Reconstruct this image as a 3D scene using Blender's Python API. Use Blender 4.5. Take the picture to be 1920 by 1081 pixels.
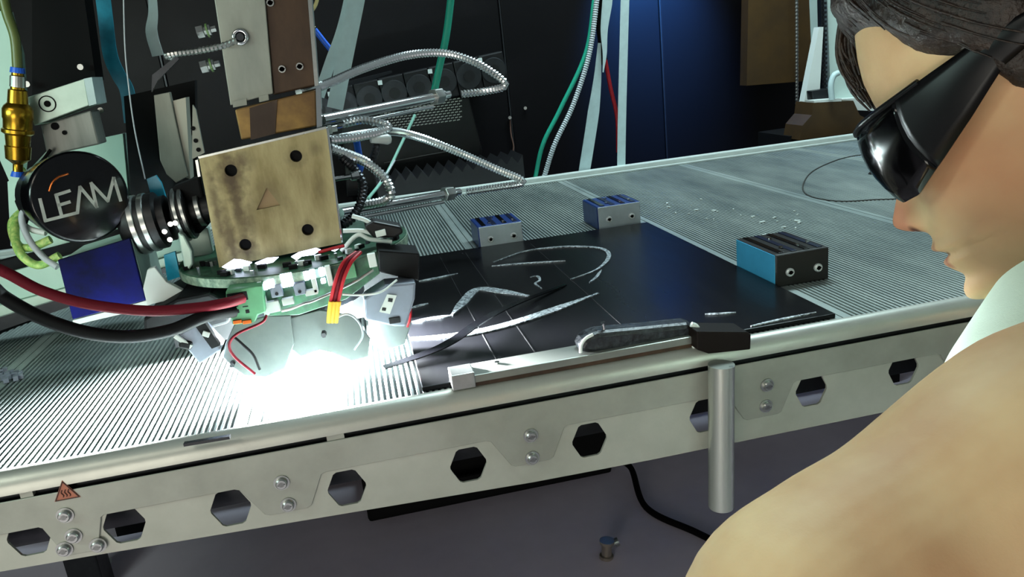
import bpy, bmesh, math, random
from mathutils import Vector, Matrix, noise
from mathutils.geometry import tessellate_polygon
random.seed(7)
for o in list(bpy.data.objects): bpy.data.objects.remove(o)
SC = bpy.context.scene
COL = SC.collection

# ------------------------------------------------------------------ camera
F = 1485.66                                   # focal length in pixels of the 1920 x 1081 frame
CX = Vector((0.97303596, -0.20591701, -0.10391921))    # image right
CY = Vector((-0.15628549, -0.25724707, -0.95362403))   # image down
CZ = Vector((0.1696345, 0.94415154, -0.28249249))      # viewing direction
CAM = Vector((0, -0.822, 1.25))
cd = bpy.data.cameras.new('camera'); cam = bpy.data.objects.new('camera', cd); COL.objects.link(cam)
cd.sensor_width = 36; cd.lens = F * 36 / 1920; cd.clip_start = 0.02
m = Matrix.Identity(4)
for i in range(3):
    m[i][0] = CX[i]; m[i][1] = -CY[i]; m[i][2] = -CZ[i]; m[i][3] = CAM[i]
cam.matrix_world = m
SC.camera = cam

# ------------------------------------------------------------------ world, room lights, exposure
w = bpy.data.worlds.new('world'); SC.world = w; w.use_nodes = True
w.node_tree.nodes['Background'].inputs[0].default_value = (0.62, 0.72, 0.74, 1)
w.node_tree.nodes['Background'].inputs[1].default_value = 0.25
def area(name, loc, tgt, size, power, col, sy=None):
    l = bpy.data.lights.new(name, 'AREA'); l.energy = power; l.color = col; l.size = size
    if sy: l.shape = 'RECTANGLE'; l.size_y = sy
    o = bpy.data.objects.new(name, l); COL.objects.link(o); o.location = loc
    o.rotation_euler = (Vector(tgt) - Vector(loc)).to_track_quat('-Z', 'Y').to_euler()
    return o
area('hall_light_front', (-1.4, -1.5, 2.6), (0.2, -0.1, 0.9), 1.6, 12, (1.0, 0.93, 0.80), 0.5)
area('hall_light_back', (0.9, 1.0, 2.75), (0.8, 0.6, 0.9), 1.4, 62, (0.72, 0.95, 1.0), 0.3)
area('added_low_fill', (-1.2, -2.4, 0.75), (0.4, 0.9, 0.0), 1.3, 22, (1.0, 0.95, 0.84), 1.0)  # added low fill light for the apron and the floor under the table
area('machine_light_left', (-1.25, -0.35, 1.5), (-0.3, 0.6, 1.12), 0.6, 7, (0.70, 1.0, 0.92), 0.2)
SC.view_settings.view_transform = 'Standard'
SC.view_settings.look = 'None'
SC.view_settings.gamma = 1
SC.view_settings.use_curve_mapping = False
SC.view_settings.exposure = 0.0

# ------------------------------------------------------------------ helpers: pixels to the place
def ray(u, v): return CX * ((u - 960) / F) + CY * ((v - 540) / F) + CZ
def PY(u, v, Y):
    d = ray(u, v); return CAM + d * ((Y - CAM.y) / d.y)
def PZ(u, v, z):
    d = ray(u, v); return CAM + d * ((z - CAM.z) / d.z)
def PD(u, v, D): return CAM + ray(u, v) * D

# ------------------------------------------------------------------ materials
def srgb(h):
    h = h.lstrip('#'); c = [int(h[i:i+2], 16) / 255 for i in (0, 2, 4)]
    return tuple((x / 12.92 if x <= .04045 else ((x + .055) / 1.055) ** 2.4) for x in c) + (1,)
MATS = {}
def mat(name, col, rough=0.5, metal=0.0, var=0.0, scale=20, col2=None, bump=0.0, bscale=200, emit=0, coat=0, stretch=None, spec=None, trans=0, aniso=0):
    if name in MATS: return MATS[name]
    m = bpy.data.materials.new(name); m.use_nodes = True; MATS[name] = m
    nt = m.node_tree; b = nt.nodes['Principled BSDF']
    c = srgb(col) if isinstance(col, str) else col
    b.inputs['Base Color'].default_value = c; b.inputs['Roughness'].default_value = rough; b.inputs['Metallic'].default_value = metal
    if coat: b.inputs['Coat Weight'].default_value = coat; b.inputs['Coat Roughness'].default_value = 0.08
    if spec is not None: b.inputs['Specular IOR Level'].default_value = spec
    if trans: b.inputs['Transmission Weight'].default_value = trans
    if emit:
        b.inputs['Emission Color'].default_value = c; b.inputs['Emission Strength'].default_value = emit
    vec = None
    if var or bump or col2:
        tc = nt.nodes.new('ShaderNodeTexCoord'); vec = tc.outputs['Object']
        if stretch:
            mp = nt.nodes.new('ShaderNodeMapping'); mp.inputs['Scale'].default_value = stretch
            nt.links.new(vec, mp.inputs[0]); vec = mp.outputs[0]
    if var or col2:
        n = nt.nodes.new('ShaderNodeTexNoise'); n.inputs['Scale'].default_value = scale; n.inputs['Detail'].default_value = 6; n.inputs['Roughness'].default_value = .62
        nt.links.new(vec, n.inputs['Vector'])
        r = nt.nodes.new('ShaderNodeValToRGB'); r.color_ramp.elements[0].position = .36; r.color_ramp.elements[1].position = .66
        k2 = srgb(col2) if col2 else tuple(x * (1 - var) for x in c[:3]) + (1,)
        r.color_ramp.elements[0].color = k2; r.color_ramp.elements[1].color = c
        nt.links.new(n.outputs['Fac'], r.inputs[0]); nt.links.new(r.outputs[0], b.inputs['Base Color'])
        rr = nt.nodes.new('ShaderNodeMapRange'); rr.inputs['To Min'].default_value = min(1, rough * 1.25); rr.inputs['To Max'].default_value = rough * .85
        nt.links.new(n.outputs['Fac'], rr.inputs[0]); nt.links.new(rr.outputs[0], b.inputs['Roughness'])
    if bump:
        n2 = nt.nodes.new('ShaderNodeTexNoise'); n2.inputs['Scale'].default_value = bscale; n2.inputs['Detail'].default_value = 4
        nt.links.new(vec, n2.inputs['Vector'])
        bp = nt.nodes.new('ShaderNodeBump'); bp.inputs['Strength'].default_value = bump; bp.inputs['Distance'].default_value = 0.002
        nt.links.new(n2.outputs['Fac'], bp.inputs['Height']); nt.links.new(bp.outputs[0], b.inputs['Normal'])
    return m
alu = mat('grooved_aluminium', '#A3ACA7', .42, .45, .25, 9, col2='#747F7E', stretch=(1, .25, 1))
groovedark = mat('groove_shade', '#4A5252', .55, .3, .4, 12, stretch=(1, .3, 1))  # darker aluminium for groove floors, shade painted into the colour
palerail = mat('pale_guide_strip', '#CFD8D2', .4, .15, .1, 20)
rimm = mat('rim_aluminium', '#B4B5AC', .38, .55, .15, 8, bump=.05, bscale=300)
apron = mat('apron_steel', '#A9ABA0', .5, .45, .2, 5, col2='#8E9086', bump=.04, bscale=300)
apron2 = mat('apron_steel_pale', '#B8BAAE', .5, .45, .2, 5, col2='#A2A498', bump=.04, bscale=300)
steel = mat('steel', '#B9BCB8', .28, .95, .2, 60)
chrome = mat('chrome', '#D8DADA', .14, 1.0)
hosem = mat('braided_steel_hose', '#E4E8E8', .22, .92)
darksteel = mat('dark_steel', '#3A3C3F', .35, .8, .2, 40)
black = mat('black_plastic', '#0A0A0C', .45, spec=.35)
blackm = mat('black_matte', '#050506', .8, spec=.2)
blackg = mat('black_gloss', '#050507', .2, 0, coat=.15, spec=.3)
rubber = mat('black_cable_rubber', '#0A090A', .6, spec=.08)
wallm = mat('black_cabinet', '#09080B', .42, .0, .4, 2, spec=.18)
floorm = mat('grey_floor', '#DCD2E0', .7, 0, .1, 3, col2='#CBC1D0')
platem = mat('black_build_plate', '#060608', .28, .0, .4, 30, bump=.1, bscale=90, stretch=(1, .1, 1), spec=.22)
bronze = mat('heat_tinted_bronze', '#B0A478', .5, .3, 0, 14, col2='#7E7048', stretch=(1.6, 1, .45), bump=.08, bscale=120)
brownst = mat('heat_tinted_brown_steel', '#54402F', .42, .5, 0, 12, col2='#30241B', stretch=(1, 1, .35))
greyst = mat('grey_machined_plate', '#9EA194', .5, .4, 0, 8, col2='#80837A', stretch=(1.5, 1, .5))
amber = mat('amber_heat_tint', '#97783E', .42, .45, 0, 14, col2='#5E4425')
brass = mat('brass', '#B08A2A', .25, .95, .3, 40)
mint = mat('mint_painted_panel', '#BFE3D2', .5, 0, .1, 6)
mintal = mat('mint_lit_aluminium', '#B9CFC2', .4, .5, .15, 20, bump=.05)
pcb = mat('circuit_board_green', '#2C5A3F', .4, 0, .5, 90, col2='#173425')
pcbedge = mat('circuit_board_edge', '#93A48C', .5, 0, .3, 120, col2='#4E6656')
tgreen = mat('terminal_green', '#467E58', .45, 0, .2, 50)
copper = mat('copper_contact', '#C0662F', .3, .9)
white = mat('white_plastic', '#DCE4DE', .45)
whitestrip = mat('white_flat_strap', '#C6DEDE', .5, 0, .12, 40)
teal = mat('teal_cable_jacket', '#1FA285', .4)
tealrib = mat('cyan_ribbon', '#25A9C9', .35, 0, .3, 20, col2='#15809C')
redc = mat('red_cable_jacket', '#A01822', .45, spec=.3)
darkred = mat('dark_red_cable_jacket', '#520C17', .55, spec=.1)
bluec = mat('blue_cable_jacket', '#1F62D6', .35)
bluep = mat('deep_blue_panel', '#070C50', .5, .0, .5, 14, col2='#040724', spec=.08)
greywire = mat('grey_wire', '#B9C2C6', .45)
lime = mat('lime_striped_cable', '#D2E88A', .4, 0, 0, 160, col2='#7DBB58')
yel = mat('yellow_heat_shrink', '#D9A72B', .4)
reflm = mat('grey_reflector', '#5A6260', .5, .2, .2, 30)
gbox = mat('grey_sensor_housing', '#6F7682', .45, .1, .15, 30)
olive = mat('olive_tube', '#5B6A34', .35)
warnm = mat('warning_sticker', '#B06A50', .5)
inkm = mat('sticker_ink', '#4A2A20', .6)
silverink = mat('silver_lettering', '#A9ABA2', .4, .3)
foil = mat('silver_foil_trace', '#D5DDE0', .3, .5, 0, 260, col2='#232A33', bump=.6, bscale=500)
blueclamp = mat('blue_anodised', '#1B3670', .35, .3, .2, 50)
cyanclamp = mat('pale_blue_face', '#3E9CC4', .4, .2, .1, 40)
blockm = mat('clamp_block_steel', '#B8C2C6', .4, .55, .15, 40)
blockdark = mat('clamp_block_black', '#1B1917', .4, .3)
brownpost = mat('brown_painted_post', '#4A3516', .5, 0, .4, 6)
lampm = mat('lamp_emitter', (0.88, .94, 1.0, 1), .5, emit=60)
glowm = mat('white_glow', (0.72, .80, 1.0, 1), .5, emit=7)
skin = None

# ------------------------------------------------------------------ mesh helpers
class MB:
    def __init__(s): s.v = []; s.f = []; s.mi = []
    def add(s, vs, fs, mi=0):
        n = len(s.v); s.v += [Vector(v) for v in vs]; s.f += [tuple(i + n for i in f) for f in fs]; s.mi += [mi] * len(fs); return s
    def box(s, lo, hi, mi=0):
        x0, y0, z0 = lo; x1, y1, z1 = hi
        return s.add([(x0,y0,z0),(x1,y0,z0),(x1,y1,z0),(x0,y1,z0),(x0,y0,z1),(x1,y0,z1),(x1,y1,z1),(x0,y1,z1)],
                     [(0,3,2,1),(4,5,6,7),(0,1,5,4),(1,2,6,5),(2,3,7,6),(3,0,4,7)], mi)
    def obox(s, c, ax, ay, az, mi=0):
        c = Vector(c); ax = Vector(ax); ay = Vector(ay); az = Vector(az)
        vs = [c + ax*i + ay*j + az*k for k in (-1, 1) for (i, j) in ((-1,-1),(1,-1),(1,1),(-1,1))]
        return s.add(vs, [(0,3,2,1),(4,5,6,7),(0,1,5,4),(1,2,6,5),(2,3,7,6),(3,0,4,7)], mi)
    def prism(s, pts, off, mi=0, holes=()):
        off = Vector(off); loops = [[Vector(p) for p in pts]] + [[Vector(p) for p in h] for h in holes]
        flat = [p for l in loops for p in l]
        if holes: tris = [tuple(t) for t in tessellate_polygon(loops)]
        else: tris = [tuple(range(len(pts)))]
        n = len(flat); vs = flat + [p + off for p in flat]
        fs = [t for t in tris] + [tuple(i + n for i in reversed(t)) for t in tris]
        k = 0
        for l in loops:
            L = len(l)
            for i in range(L):
                a = k + i; b = k + (i + 1) % L; fs.append((a, a + n, b + n, b))
            k += L
        return s.add(vs, fs, mi)
    def tube(s, pts, r, n=8, caps=True, mi=0):
        pts = [Vector(p) for p in pts]
        if not hasattr(r, '__len__'): r = [r] * len(pts)
        t0 = (pts[1] - pts[0]).normalized()
        a = Vector((0, 0, 1)) if abs(t0.z) < .9 else Vector((1, 0, 0))
        u = t0.cross(a).normalized(); vs = []
        for i, p in enumerate(pts):
            t = (pts[min(i + 1, len(pts) - 1)] - pts[max(i - 1, 0)])
            t = t.normalized() if t.length > 1e-9 else t0
            u = (u - t * u.dot(t)).normalized(); v = t.cross(u)
            for k in range(n):
                an = 2 * math.pi * k / n; vs.append(p + (u * math.cos(an) + v * math.sin(an)) * r[i])
        fs = []
        for i in range(len(pts) - 1):
            for k in range(n):
                fs.append((i*n + k, i*n + (k+1) % n, (i+1)*n + (k+1) % n, (i+1)*n + k))
        if caps: fs += [tuple(reversed(range(n))), tuple(range((len(pts)-1)*n, len(pts)*n))]
        return s.add(vs, fs, mi)
    def cyl(s, p0, p1, r, n=20, mi=0, r1=None): return s.tube([p0, p1], [r, r if r1 is None else r1], n, True, mi)
    def lathe(s, p0, p1, prof, n=20, mi=0):        # prof: (t along axis 0..1, radius)
        p0 = Vector(p0); d = Vector(p1) - p0
        return s.tube([p0 + d * t for t, _ in prof], [r for _, r in prof], n, True, mi)
    def strip(s, pts, wd, nrm, th, mi=0):          # a flat band along a path, width across
        pts = [Vector(p) for p in pts]; nrm = Vector(nrm).normalized(); vs = []
        if not hasattr(wd, '__len__'): wd = [wd] * len(pts)
        for i, p in enumerate(pts):
            t = (pts[min(i+1, len(pts)-1)] - pts[max(i-1, 0)]).normalized(); sd = t.cross(nrm).normalized() * wd[i] / 2; up = sd.cross(t).normalized() * th
            vs += [p - sd, p + sd, p + sd + up, p - sd + up]
        fs = [(3, 2, 1, 0)]
        for i in range(len(pts) - 1):
            for k in range(4): fs.append((i*4 + k, i*4 + (k+1) % 4, i*4 + 4 + (k+1) % 4, i*4 + 4 + k))
        L = (len(pts) - 1) * 4; fs.append((L, L+1, L+2, L+3))
        return s.add(vs, fs, mi)
    def build(s, name, m, parent=None, smooth=None, bevel=0, seg=2, base=True):
        off = parent_world(parent) if parent else Vector((0, 0, 0))
        loc = Vector((0, 0, 0))
        if not parent and base:
            lo = [min(v[i] for v in s.v) for i in range(3)]; hi = [max(v[i] for v in s.v) for i in range(3)]
            loc = Vector(((lo[0]+hi[0])/2, (lo[1]+hi[1])/2, lo[2])); off = loc
        me = bpy.data.meshes.new(name); me.from_pydata([tuple(v - off) for v in s.v], [], s.f)
        for mm in (m if isinstance(m, (list, tuple)) else [m]): me.materials.append(mm)
        for p, i in zip(me.polygons, s.mi): p.material_index = i
        bm = bmesh.new(); bm.from_mesh(me); bmesh.ops.recalc_face_normals(bm, faces=bm.faces); bm.to_mesh(me); bm.free()
        if smooth is not None:
            me.shade_smooth()
            me.set_sharp_from_angle(angle=math.radians(smooth))
        o = bpy.data.objects.new(name, me); COL.objects.link(o); o.location = loc
        if parent: o.parent = parent
        if bevel:
            b = o.modifiers.new('bevel', 'BEVEL'); b.width = bevel; b.segments = seg; b.limit_method = 'ANGLE'; b.angle_limit = math.radians(40)
        return o
def parent_world(p):
    v = Vector((0, 0, 0))
    while p: v += p.location; p = p.parent
    return v
def spline(ps, n=10):
    ps = [Vector(p) for p in ps]; out = []
    P = [ps[0] * 2 - ps[1]] + ps + [ps[-1] * 2 - ps[-2]]
    for i in range(1, len(P) - 2):
        a, b, c, d = P[i-1:i+3]
        for k in range(n):
            t = k / n
            out.append(.5 * (2*b + (c-a)*t + (2*a - 5*b + 4*c - d)*t*t + (3*b - a - 3*c + d)*t**3))
    out.append(ps[-1]); return out
def resample(pts, step):
    out = [pts[0]]; acc = 0
    for a, b in zip(pts, pts[1:]):
        L = (b - a).length; pos = step - acc
        while pos <= L:
            out.append(a + (b - a) * (pos / L)); pos += step
        acc = (acc + L) % step
    return out
def tag(o, label, cat, group=None, kind=None):
    if label: o['label'] = label
    if cat: o['category'] = cat
    if group: o['group'] = group
    if kind: o['kind'] = kind
    return o
def thing(name, label, cat, loc, group=None):
    o = bpy.data.objects.new(name, None); COL.objects.link(o); o.location = loc; o.empty_display_size = .02
    return tag(o, label, cat, group)
def copy_part(o, parent, loc):
    c = o.copy(); COL.objects.link(c); c.parent = parent; c.location = loc; return c
def struct(o): o['kind'] = 'structure'; return o
def q(pix, Y): return [PY(u, v, Y) for u, v in pix]
def slab(name, m, parent, pix, Y, th, bevel=0, holes=(), smooth=None):
    return MB().prism(q(pix, Y), (0, th, 0), 0, [q(h, Y) for h in holes]).build(name, m, parent, smooth, bevel)
def circ(c, ax, ay, r, n=24): return [c + (ax * math.cos(2*math.pi*k/n) + ay * math.sin(2*math.pi*k/n)) * r for k in range(n)]
XA = Vector((1, 0, 0)); YA = Vector((0, 1, 0)); ZA = Vector((0, 0, 1))

# ================================================================== the setting
struct(MB().box((-3, -2.6, -.06), (4.5, 2.9, 0)).build('floor', floorm))
wb = struct(MB().box((-3, 2.02, 0), (4.5, 2.12, 2.6)).build('wall_back', wallm))
xs = [-3, -.55, .57, 1.15, 2.35, 4.5]
for a, b in zip(xs, xs[1:]):
    MB().box((a + .004, 2.0, .02), (b - .004, 2.02, 2.58)).build('panel', wallm, wb, bevel=.003)
for a in xs[1:-1]:
    MB().box((a - .0025, 1.996, .3), (a + .0025, 2.018, 2.5)).build('seam_strip', darksteel, wb)
struct(MB().box((-1.62, -.2, 0), (-1.55, 2.0, 2.6)).build('wall_left', wallm))

# ================================================================== machine table
TZ = .9; YB = 1.30; X0, X1 = -1.0, 2.15
tb = thing('machine_table', 'long grooved aluminium machine table with perforated steel front apron', 'table', (0.4, .6, 0))
PIT = .00662
edges = [X0, -.863, -.509, -.155, .199, .553, .907, 1.261, 1.615, X1]
for a, b in zip(edges, edges[1:]):
    mb = MB(); pr = [(a + .0008, TZ - .004)]
    x = a + .0008; g = .012
    pr += [(a + .0008, TZ), (a + g, TZ)]
    n = int((b - a - 2 * g) / PIT); p = (b - a - 2 * g) / n
    for k in range(n):
        s = a + g + k * p
        pr += [(s + .0004, TZ - .0036), (s + p*.46, TZ - .0036), (s + p*.50, TZ - .0006), (s + p*.58, TZ), (s + p*.92, TZ), (s + p, TZ - .0006)]
    pr += [(b - g, TZ), (b - .0008, TZ), (b - .0008, TZ - .004)]
    m2 = len(pr); vs = [(x, 0.0, z) for x, z in pr] + [(x, YB, z) for x, z in pr]
    fs = [(i, i + 1, m2 + i + 1, m2 + i) for i in range(m2 - 1)]
    mb.add(vs, fs)
    for fi, f_ in enumerate(fs):
        if 3 <= fi < 3 + n * 6 and (fi - 3) % 6 == 0: mb.mi[fi] = 1
    mb.box((a + .0008, 0, TZ - .022), (b - .0008, YB, TZ - .0042))
    mb.build('grooved_plank', [alu, groovedark], tb)
# rims: a rounded bar along the front and the back
def rim(name, y0, sgn):
    prof = [(0, .0005), (.004, .0018), (.009, .0012), (.014, -.0015), (.018, -.006), (.0205, -.012), (.021, -.020), (.017, -.0215), (0, -.0215)]
    pts = [(X0, y0 + sgn * py, TZ + pz) for py, pz in prof]
    return MB().prism(pts, (X1 - X0, 0, 0)).build(name, rimm, tb, smooth=50)
rim('front_rim', 0, -1); rim('back_rim', YB, 1)
MB().box((X0, YB + .012, TZ), (X1, YB + .032, TZ + .016)).build('back_guide_strip', palerail, tb, bevel=.003)
MB().box((X0, YB - .010, TZ), (X1, YB - .002, TZ + .005)).build('back_guide_strip', palerail, tb, bevel=.001)
MB().box((X0, -.012, TZ - .03), (X1, -.004, TZ - .02)).build('shadow_gap_web', darksteel, tb)
MB().box((-.0745, -.019, TZ - .0265), (-.056, -.012, TZ - .021)).build('rim_bridge', apron, tb)
MB().box((-.38, -.019, TZ - .0265), (-.368, -.012, TZ - .021)).build('rim_bridge', apron, tb)
# lower apron with hexagonal holes
AY = -.018
hexes = [(-.384, .829), (-.293, .822), (-.186, .817), (-.063, .8135), (.073, .8125), (.216, .8135), (.361, .8155), (.499, .822), (.625, .826), (.76, .828), (.9, .829), (1.04, .83), (-.5, .832), (-.62, .835)]
def hexpts(cx, cz, y):
    out = []; R = .0242
    for k in range(6):
        a0 = math.pi / 3 * k
        for da in (-.16, .16):
            out.append(Vector((cx + R * .985 * math.cos(a0 + da * .55) - .003 * math.cos(a0) , y, cz + R * .985 * math.sin(a0 + da * .55) * .97)))
    return out
def zb(x): return .797 - .025 * max(0, min(1, (x + .42) / .62))
mb = MB()
hx = sorted(hexes)
bx = [X0] + [(a[0] + b[0]) / 2 for a, b in zip(hx, hx[1:])] + [1.14]
for (a, b), (cx, cz) in zip(zip(bx, bx[1:]), hx):
    o4 = [Vector((a, AY, zb(a))), Vector((b, AY, zb(b))), Vector((b, AY, TZ - .035)), Vector((a, AY, TZ - .035))]
    mb.prism(o4, (0, .003, 0), 0, [list(reversed(hexpts(cx, cz, AY)))])
mb.box((1.14, AY, .78), (X1, AY + .003, TZ - .035))
mb.build('perforated_apron', apron2, tb)
# upper apron plate with trapezoid tabs
zt = TZ - .0268; zl = .8385
low = []
for c in (-.62, -.339, -.128, .146, .433, .72, 1.0):
    k_ = .66 if c == -.339 else 1
    low += [(c - .050 * k_, zl), (c - .045 * k_, zl - .002), (c - .025 * k_, zl - .036), (c - .020 * k_, zl - .0385), (c + .020 * k_, zl - .0385), (c + .025 * k_, zl - .036), (c + .041 * k_, zl - .002), (c + .046 * k_, zl)]
pts = [Vector((X0, AY - .0025, zt)), Vector((X0, AY - .0025, zl))] + [Vector((x, AY - .0025, z)) for x, z in low] + [Vector((X1, AY - .0025, zl)), Vector((X1, AY - .0025, zt))]
hcut = []
MB().prism(pts, (0, .0022, 0)).build('upper_apron_plate', apron, tb, bevel=.0006, seg=1)
bolts = [(-.129, .8365), (-.127, .809), (.147, .835), (.146, .807), (.439, .841), (.437, .814), (-.344, .847), (-.342, .822), (-.354, .809), (-.322, .806), (.72, .84), (.72, .813)]
bp = None
for x, z in bolts:
    if bp is None:
        mb = MB(); c = Vector((x, AY - .0025, z))
        mb.cyl(c, c + Vector((0, -.0015, 0)), .0085, 20)
        mb.tube([c + Vector((0, -.0015, 0)), c + Vector((0, -.0045, 0)), c + Vector((0, -.006, 0)), c + Vector((0, -.006, 0)), c + Vector((0, -.0035, 0))], [.0062, .0062, .005, .003, .0028], 14)
        bp = mb.build('bolt', steel, tb, smooth=35); bp0 = Vector((x, 0, z))
    else: copy_part(bp, tb, bp.location + Vector((x, 0, z)) - bp0)
# hot surface warning triangle on the apron
c = PY(122, 919, AY - .003)
tri = [c + Vector((-.0125, 0, -.010)), c + Vector((.0125, 0, -.010)), c + Vector((0, 0, .012))]
st = MB().prism(tri, (0, .0006, 0)).build('warning_sticker', warnm, tb)
st['label'] = 'faded red triangular hot surface warning sticker'
mb = MB()
for i in range(3):
    e0, e1 = tri[i], tri[(i + 1) % 3]; mid = sum(tri, Vector()) / 3
    a0, a1 = mid + (e0 - mid) * .9, mid + (e1 - mid) * .9
    mb.tube([a0 + Vector((0, -.0003, 0)), a1 + Vector((0, -.0003, 0))], .0006, 5)
for k in (-1, 0, 1):
    mb.tube([c + Vector((k * .0032 + .0008 * math.sin(j * 1.2), -.0004, -.0065 + j * .0013)) for j in range(7)], .0005, 5)
mb.build('sticker_mark', inkm, st)
# table frame and legs (mostly hidden)
MB().box((X0 + .05, .02, TZ - .10), (X1 - .05, .08, TZ - .022)).build('frame_beam', darksteel, tb)
MB().box((X0 + .05, YB - .1, TZ - .14), (X1 - .05, YB - .04, TZ - .022)).build('frame_beam', darksteel, tb)
for x in (-.85, 2.0):
    for y in (.1, YB - .1):
        MB().box((x - .04, y - .04, 0), (x + .04, y + .04, TZ - .1)).build('leg', darksteel, tb, bevel=.004)
# added dark boxes standing in for the dark underside and reflection below the table
mbz = thing('added_dark_mass', 'added dark mass under the middle of the table', 'dark mass', (.25, 1.35, 0))
MB().box((-.12, 1.25, .0), (.62, 1.55, .22)).build('housing', blackm, mbz, bevel=.01)
MB().box((-.10, 1.19, .05), (.40, 1.2, .12)).build('dark_panel', blackm, mbz)
MB().box((-.9, 1.45, .25), (1.8, 1.6, .55)).build('dark_bar', blackm, mbz, bevel=.01)
for x in (-.8, 1.7): MB().box((x - .06, 1.46, 0), (x + .06, 1.58, .26)).build('foot', blackm, mbz)
tag(MB().tube(spline([(.62, 1.3, .02), (.66, 1.2, .04), (.64, 1.02, .012), (.72, .86, .012), (.8, .7, .012)], 10), .009, 8).build('floor_cable', rubber, smooth=60), 'black cable trailing over the grey floor from the dark mass', 'cable')
ft = thing('pipe_fitting', 'small steel tee fitting lying on the grey floor', 'fitting', (.47, .86, 0))
mb = MB(); mb.lathe((.47, .86, .0), (.475, .86, .05), [(0, .018), (.15, .018), (.2, .013), (.8, .013), (.85, .019), (1, .019)], 16); mb.build('body', mat('nickel', '#B9AFA0', .3, .9), ft, smooth=40)
MB().lathe((.47, .86, .03), (.505, .86, .04), [(0, .008), (.7, .008), (.72, .011), (1, .011)], 12).build('side_branch', steel, ft, smooth=40)
tag(MB().box((-.88, 1.28, 0), (-.84, 1.33, .012)).build('pale_floor_label', white, bevel=.002), 'small pale square tag on the floor under the left of the table', 'tag')

# ================================================================== build plate and what lies on it
PT = TZ + .006
pl = thing('build_plate', 'glossy black build plate lying on the grooved table', 'plate', (.29, .32, TZ))
MB().box((.035, .004, TZ), (.545, .632, PT)).build('sheet', platem, pl, bevel=.001)
for x in (.128, .176, .30): MB().box((x - .0006, .01, PT), (x + .0006, .60, PT + .0003)).build('seam_line', blackm, pl)
def trace(pix, wpx, label, m=foil, z=PT, th=.0016, cat='strip', name='foil_trace', nn=8):
    ps = spline([PZ(u, v, z + .0002) for u, v in pix], nn)
    wd = [wpx * max(.25, min(1, 4 * min(i + .5, len(ps) - i - .5) / len(ps))) for i in range(len(ps))]
    return tag(MB().strip(ps, wd, ZA, th).build(name, m), label, cat, 'silver traces on the black plate' if m is foil else None)
trace([(925, 492), (985, 471), (1050, 463), (1105, 463), (1135, 469), (1141, 484), (1118, 506), (1070, 524)], .007, 'large silver oval loop drawn on the black build plate')
trace([(922, 499), (980, 494), (1060, 489)], .005, 'thin straight silver trace inside the oval loop')
trace([(768, 634), (860, 628), (950, 609), (1040, 580), (1122, 550)], .017, 'longest curved silver trace nearest the front of the black plate')
trace([(846, 592), (866, 570), (894, 543), (940, 546), (992, 555)], .016, 'bent silver trace in the middle of the black plate', nn=6)
trace([(786, 527), (820, 521), (858, 513)], .007, 'short silver trace between lamp head and rear clamp block')
trace([(772, 577), (786, 573), (803, 569)], .006, 'shortest silver dash close to the lamp head')
trace([(772, 604), (810, 597), (850, 591)], .010, 'short thick silver trace leading to the bent trace')
trace([(994, 520), (1008, 518), (1012, 526), (1004, 532), (1016, 541)], .004, 'tiny silver squiggle in the centre of the black plate')
trace([(1105, 530), (1118, 520), (1128, 506)], .005, 'small silver dash at the right end of the oval')
trace([(1322, 589), (1350, 588), (1380, 586)], .003, 'thin short silver scratch right of the black grip tool')
trace([(1408, 612), (1460, 600), (1530, 586)], .004, 'thin silver line along the front right corner of the black plate')
ps = spline([PZ(720, 689, TZ + .008), PZ(800, 662, TZ + .012), PZ(850, 638, TZ + .016), PZ(905, 600, TZ + .018), PZ(970, 568, TZ + .014), PZ(1060, 534, PT + .001)], 10)
wd = [.004 + .012 * math.sin(math.pi * min(1, (i / len(ps)) * .7 + .25)) for i in range(len(ps))]
tag(MB().strip(ps, wd, ZA, .0015).build('black_tape', blackg), 'curling black tape reaching from the lamp across the plate', 'tape')

# clamp blocks
boltm = mat('bright_bolt', '#C8CCCA', .3, .4)
navy = mat('navy_rib', '#141C33', .3, .3)
def clamp(x0, x1, y0, y1, h, label, facem, sidem, topm):
    r = thing('clamp_block', label, 'block', ((x0 + x1) / 2, (y0 + y1) / 2, TZ), 'clamp blocks around the build plate')
    MB().box((x0, y0, TZ), (x1, y1, TZ + h)).build('body', topm, r, bevel=.0015)
    MB().box((x0 + .001, y0 - .0012, TZ + .001), (x1 - .001, y0, TZ + h - .001)).build('front_face', facem, r, bevel=.0005)
    MB().box((x0 - .0012, y0 + .001, TZ + .001), (x0, y1 - .001, TZ + h - .001)).build('side_face', sidem, r, bevel=.0005)
    wx = x1 - x0; wy = y1 - y0
    for k in range(4):
        cx = x0 + wx * (.14 + .24 * k)
        MB().box((cx - wx * .05, y0 + .004, TZ + h), (cx + wx * .05, y1 - .004, TZ + h + .0012)).build('top_rib', navy if k % 2 else blackg, r, bevel=.0005)
    for fx in (.25, .78):
        c = Vector((x0 + wx * fx, y0 - .001, TZ + h * .42))
        MB().tube([c, c + Vector((0, -.003, 0)), c + Vector((0, -.0042, 0)), c + Vector((0, -.0042, 0)), c + Vector((0, -.002, 0))], [.0062, .0062, .005, .003, .0028], 14).build('bolt', boltm, r, smooth=35)
    for fx, fy in ((.3, .25), (.62, .25), (.45, .72), (.85, .3)):
        c = Vector((x0 + wx * fx, y0 + wy * fy, TZ + h + .001))
        MB().cyl(c, c + Vector((0, 0, .0018)), .0032, 12).build('set_screw', chrome, r)
    return r
def pzx(u, v): return PZ(u, v, TZ)
a = pzx(903, 470); b = pzx(984, 457)
clamp(a.x, b.x, .633, .725, .044, 'steel clamp block with dark blue top at the back edge near the lamp head', blockm, blueclamp, blueclamp)
a = pzx(1121, 430); b = pzx(1198, 417)
clamp(a.x, b.x, .648, .745, .046, 'steel clamp block with blue side at the back right corner of the plate', blockm, blueclamp, blueclamp)
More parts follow.
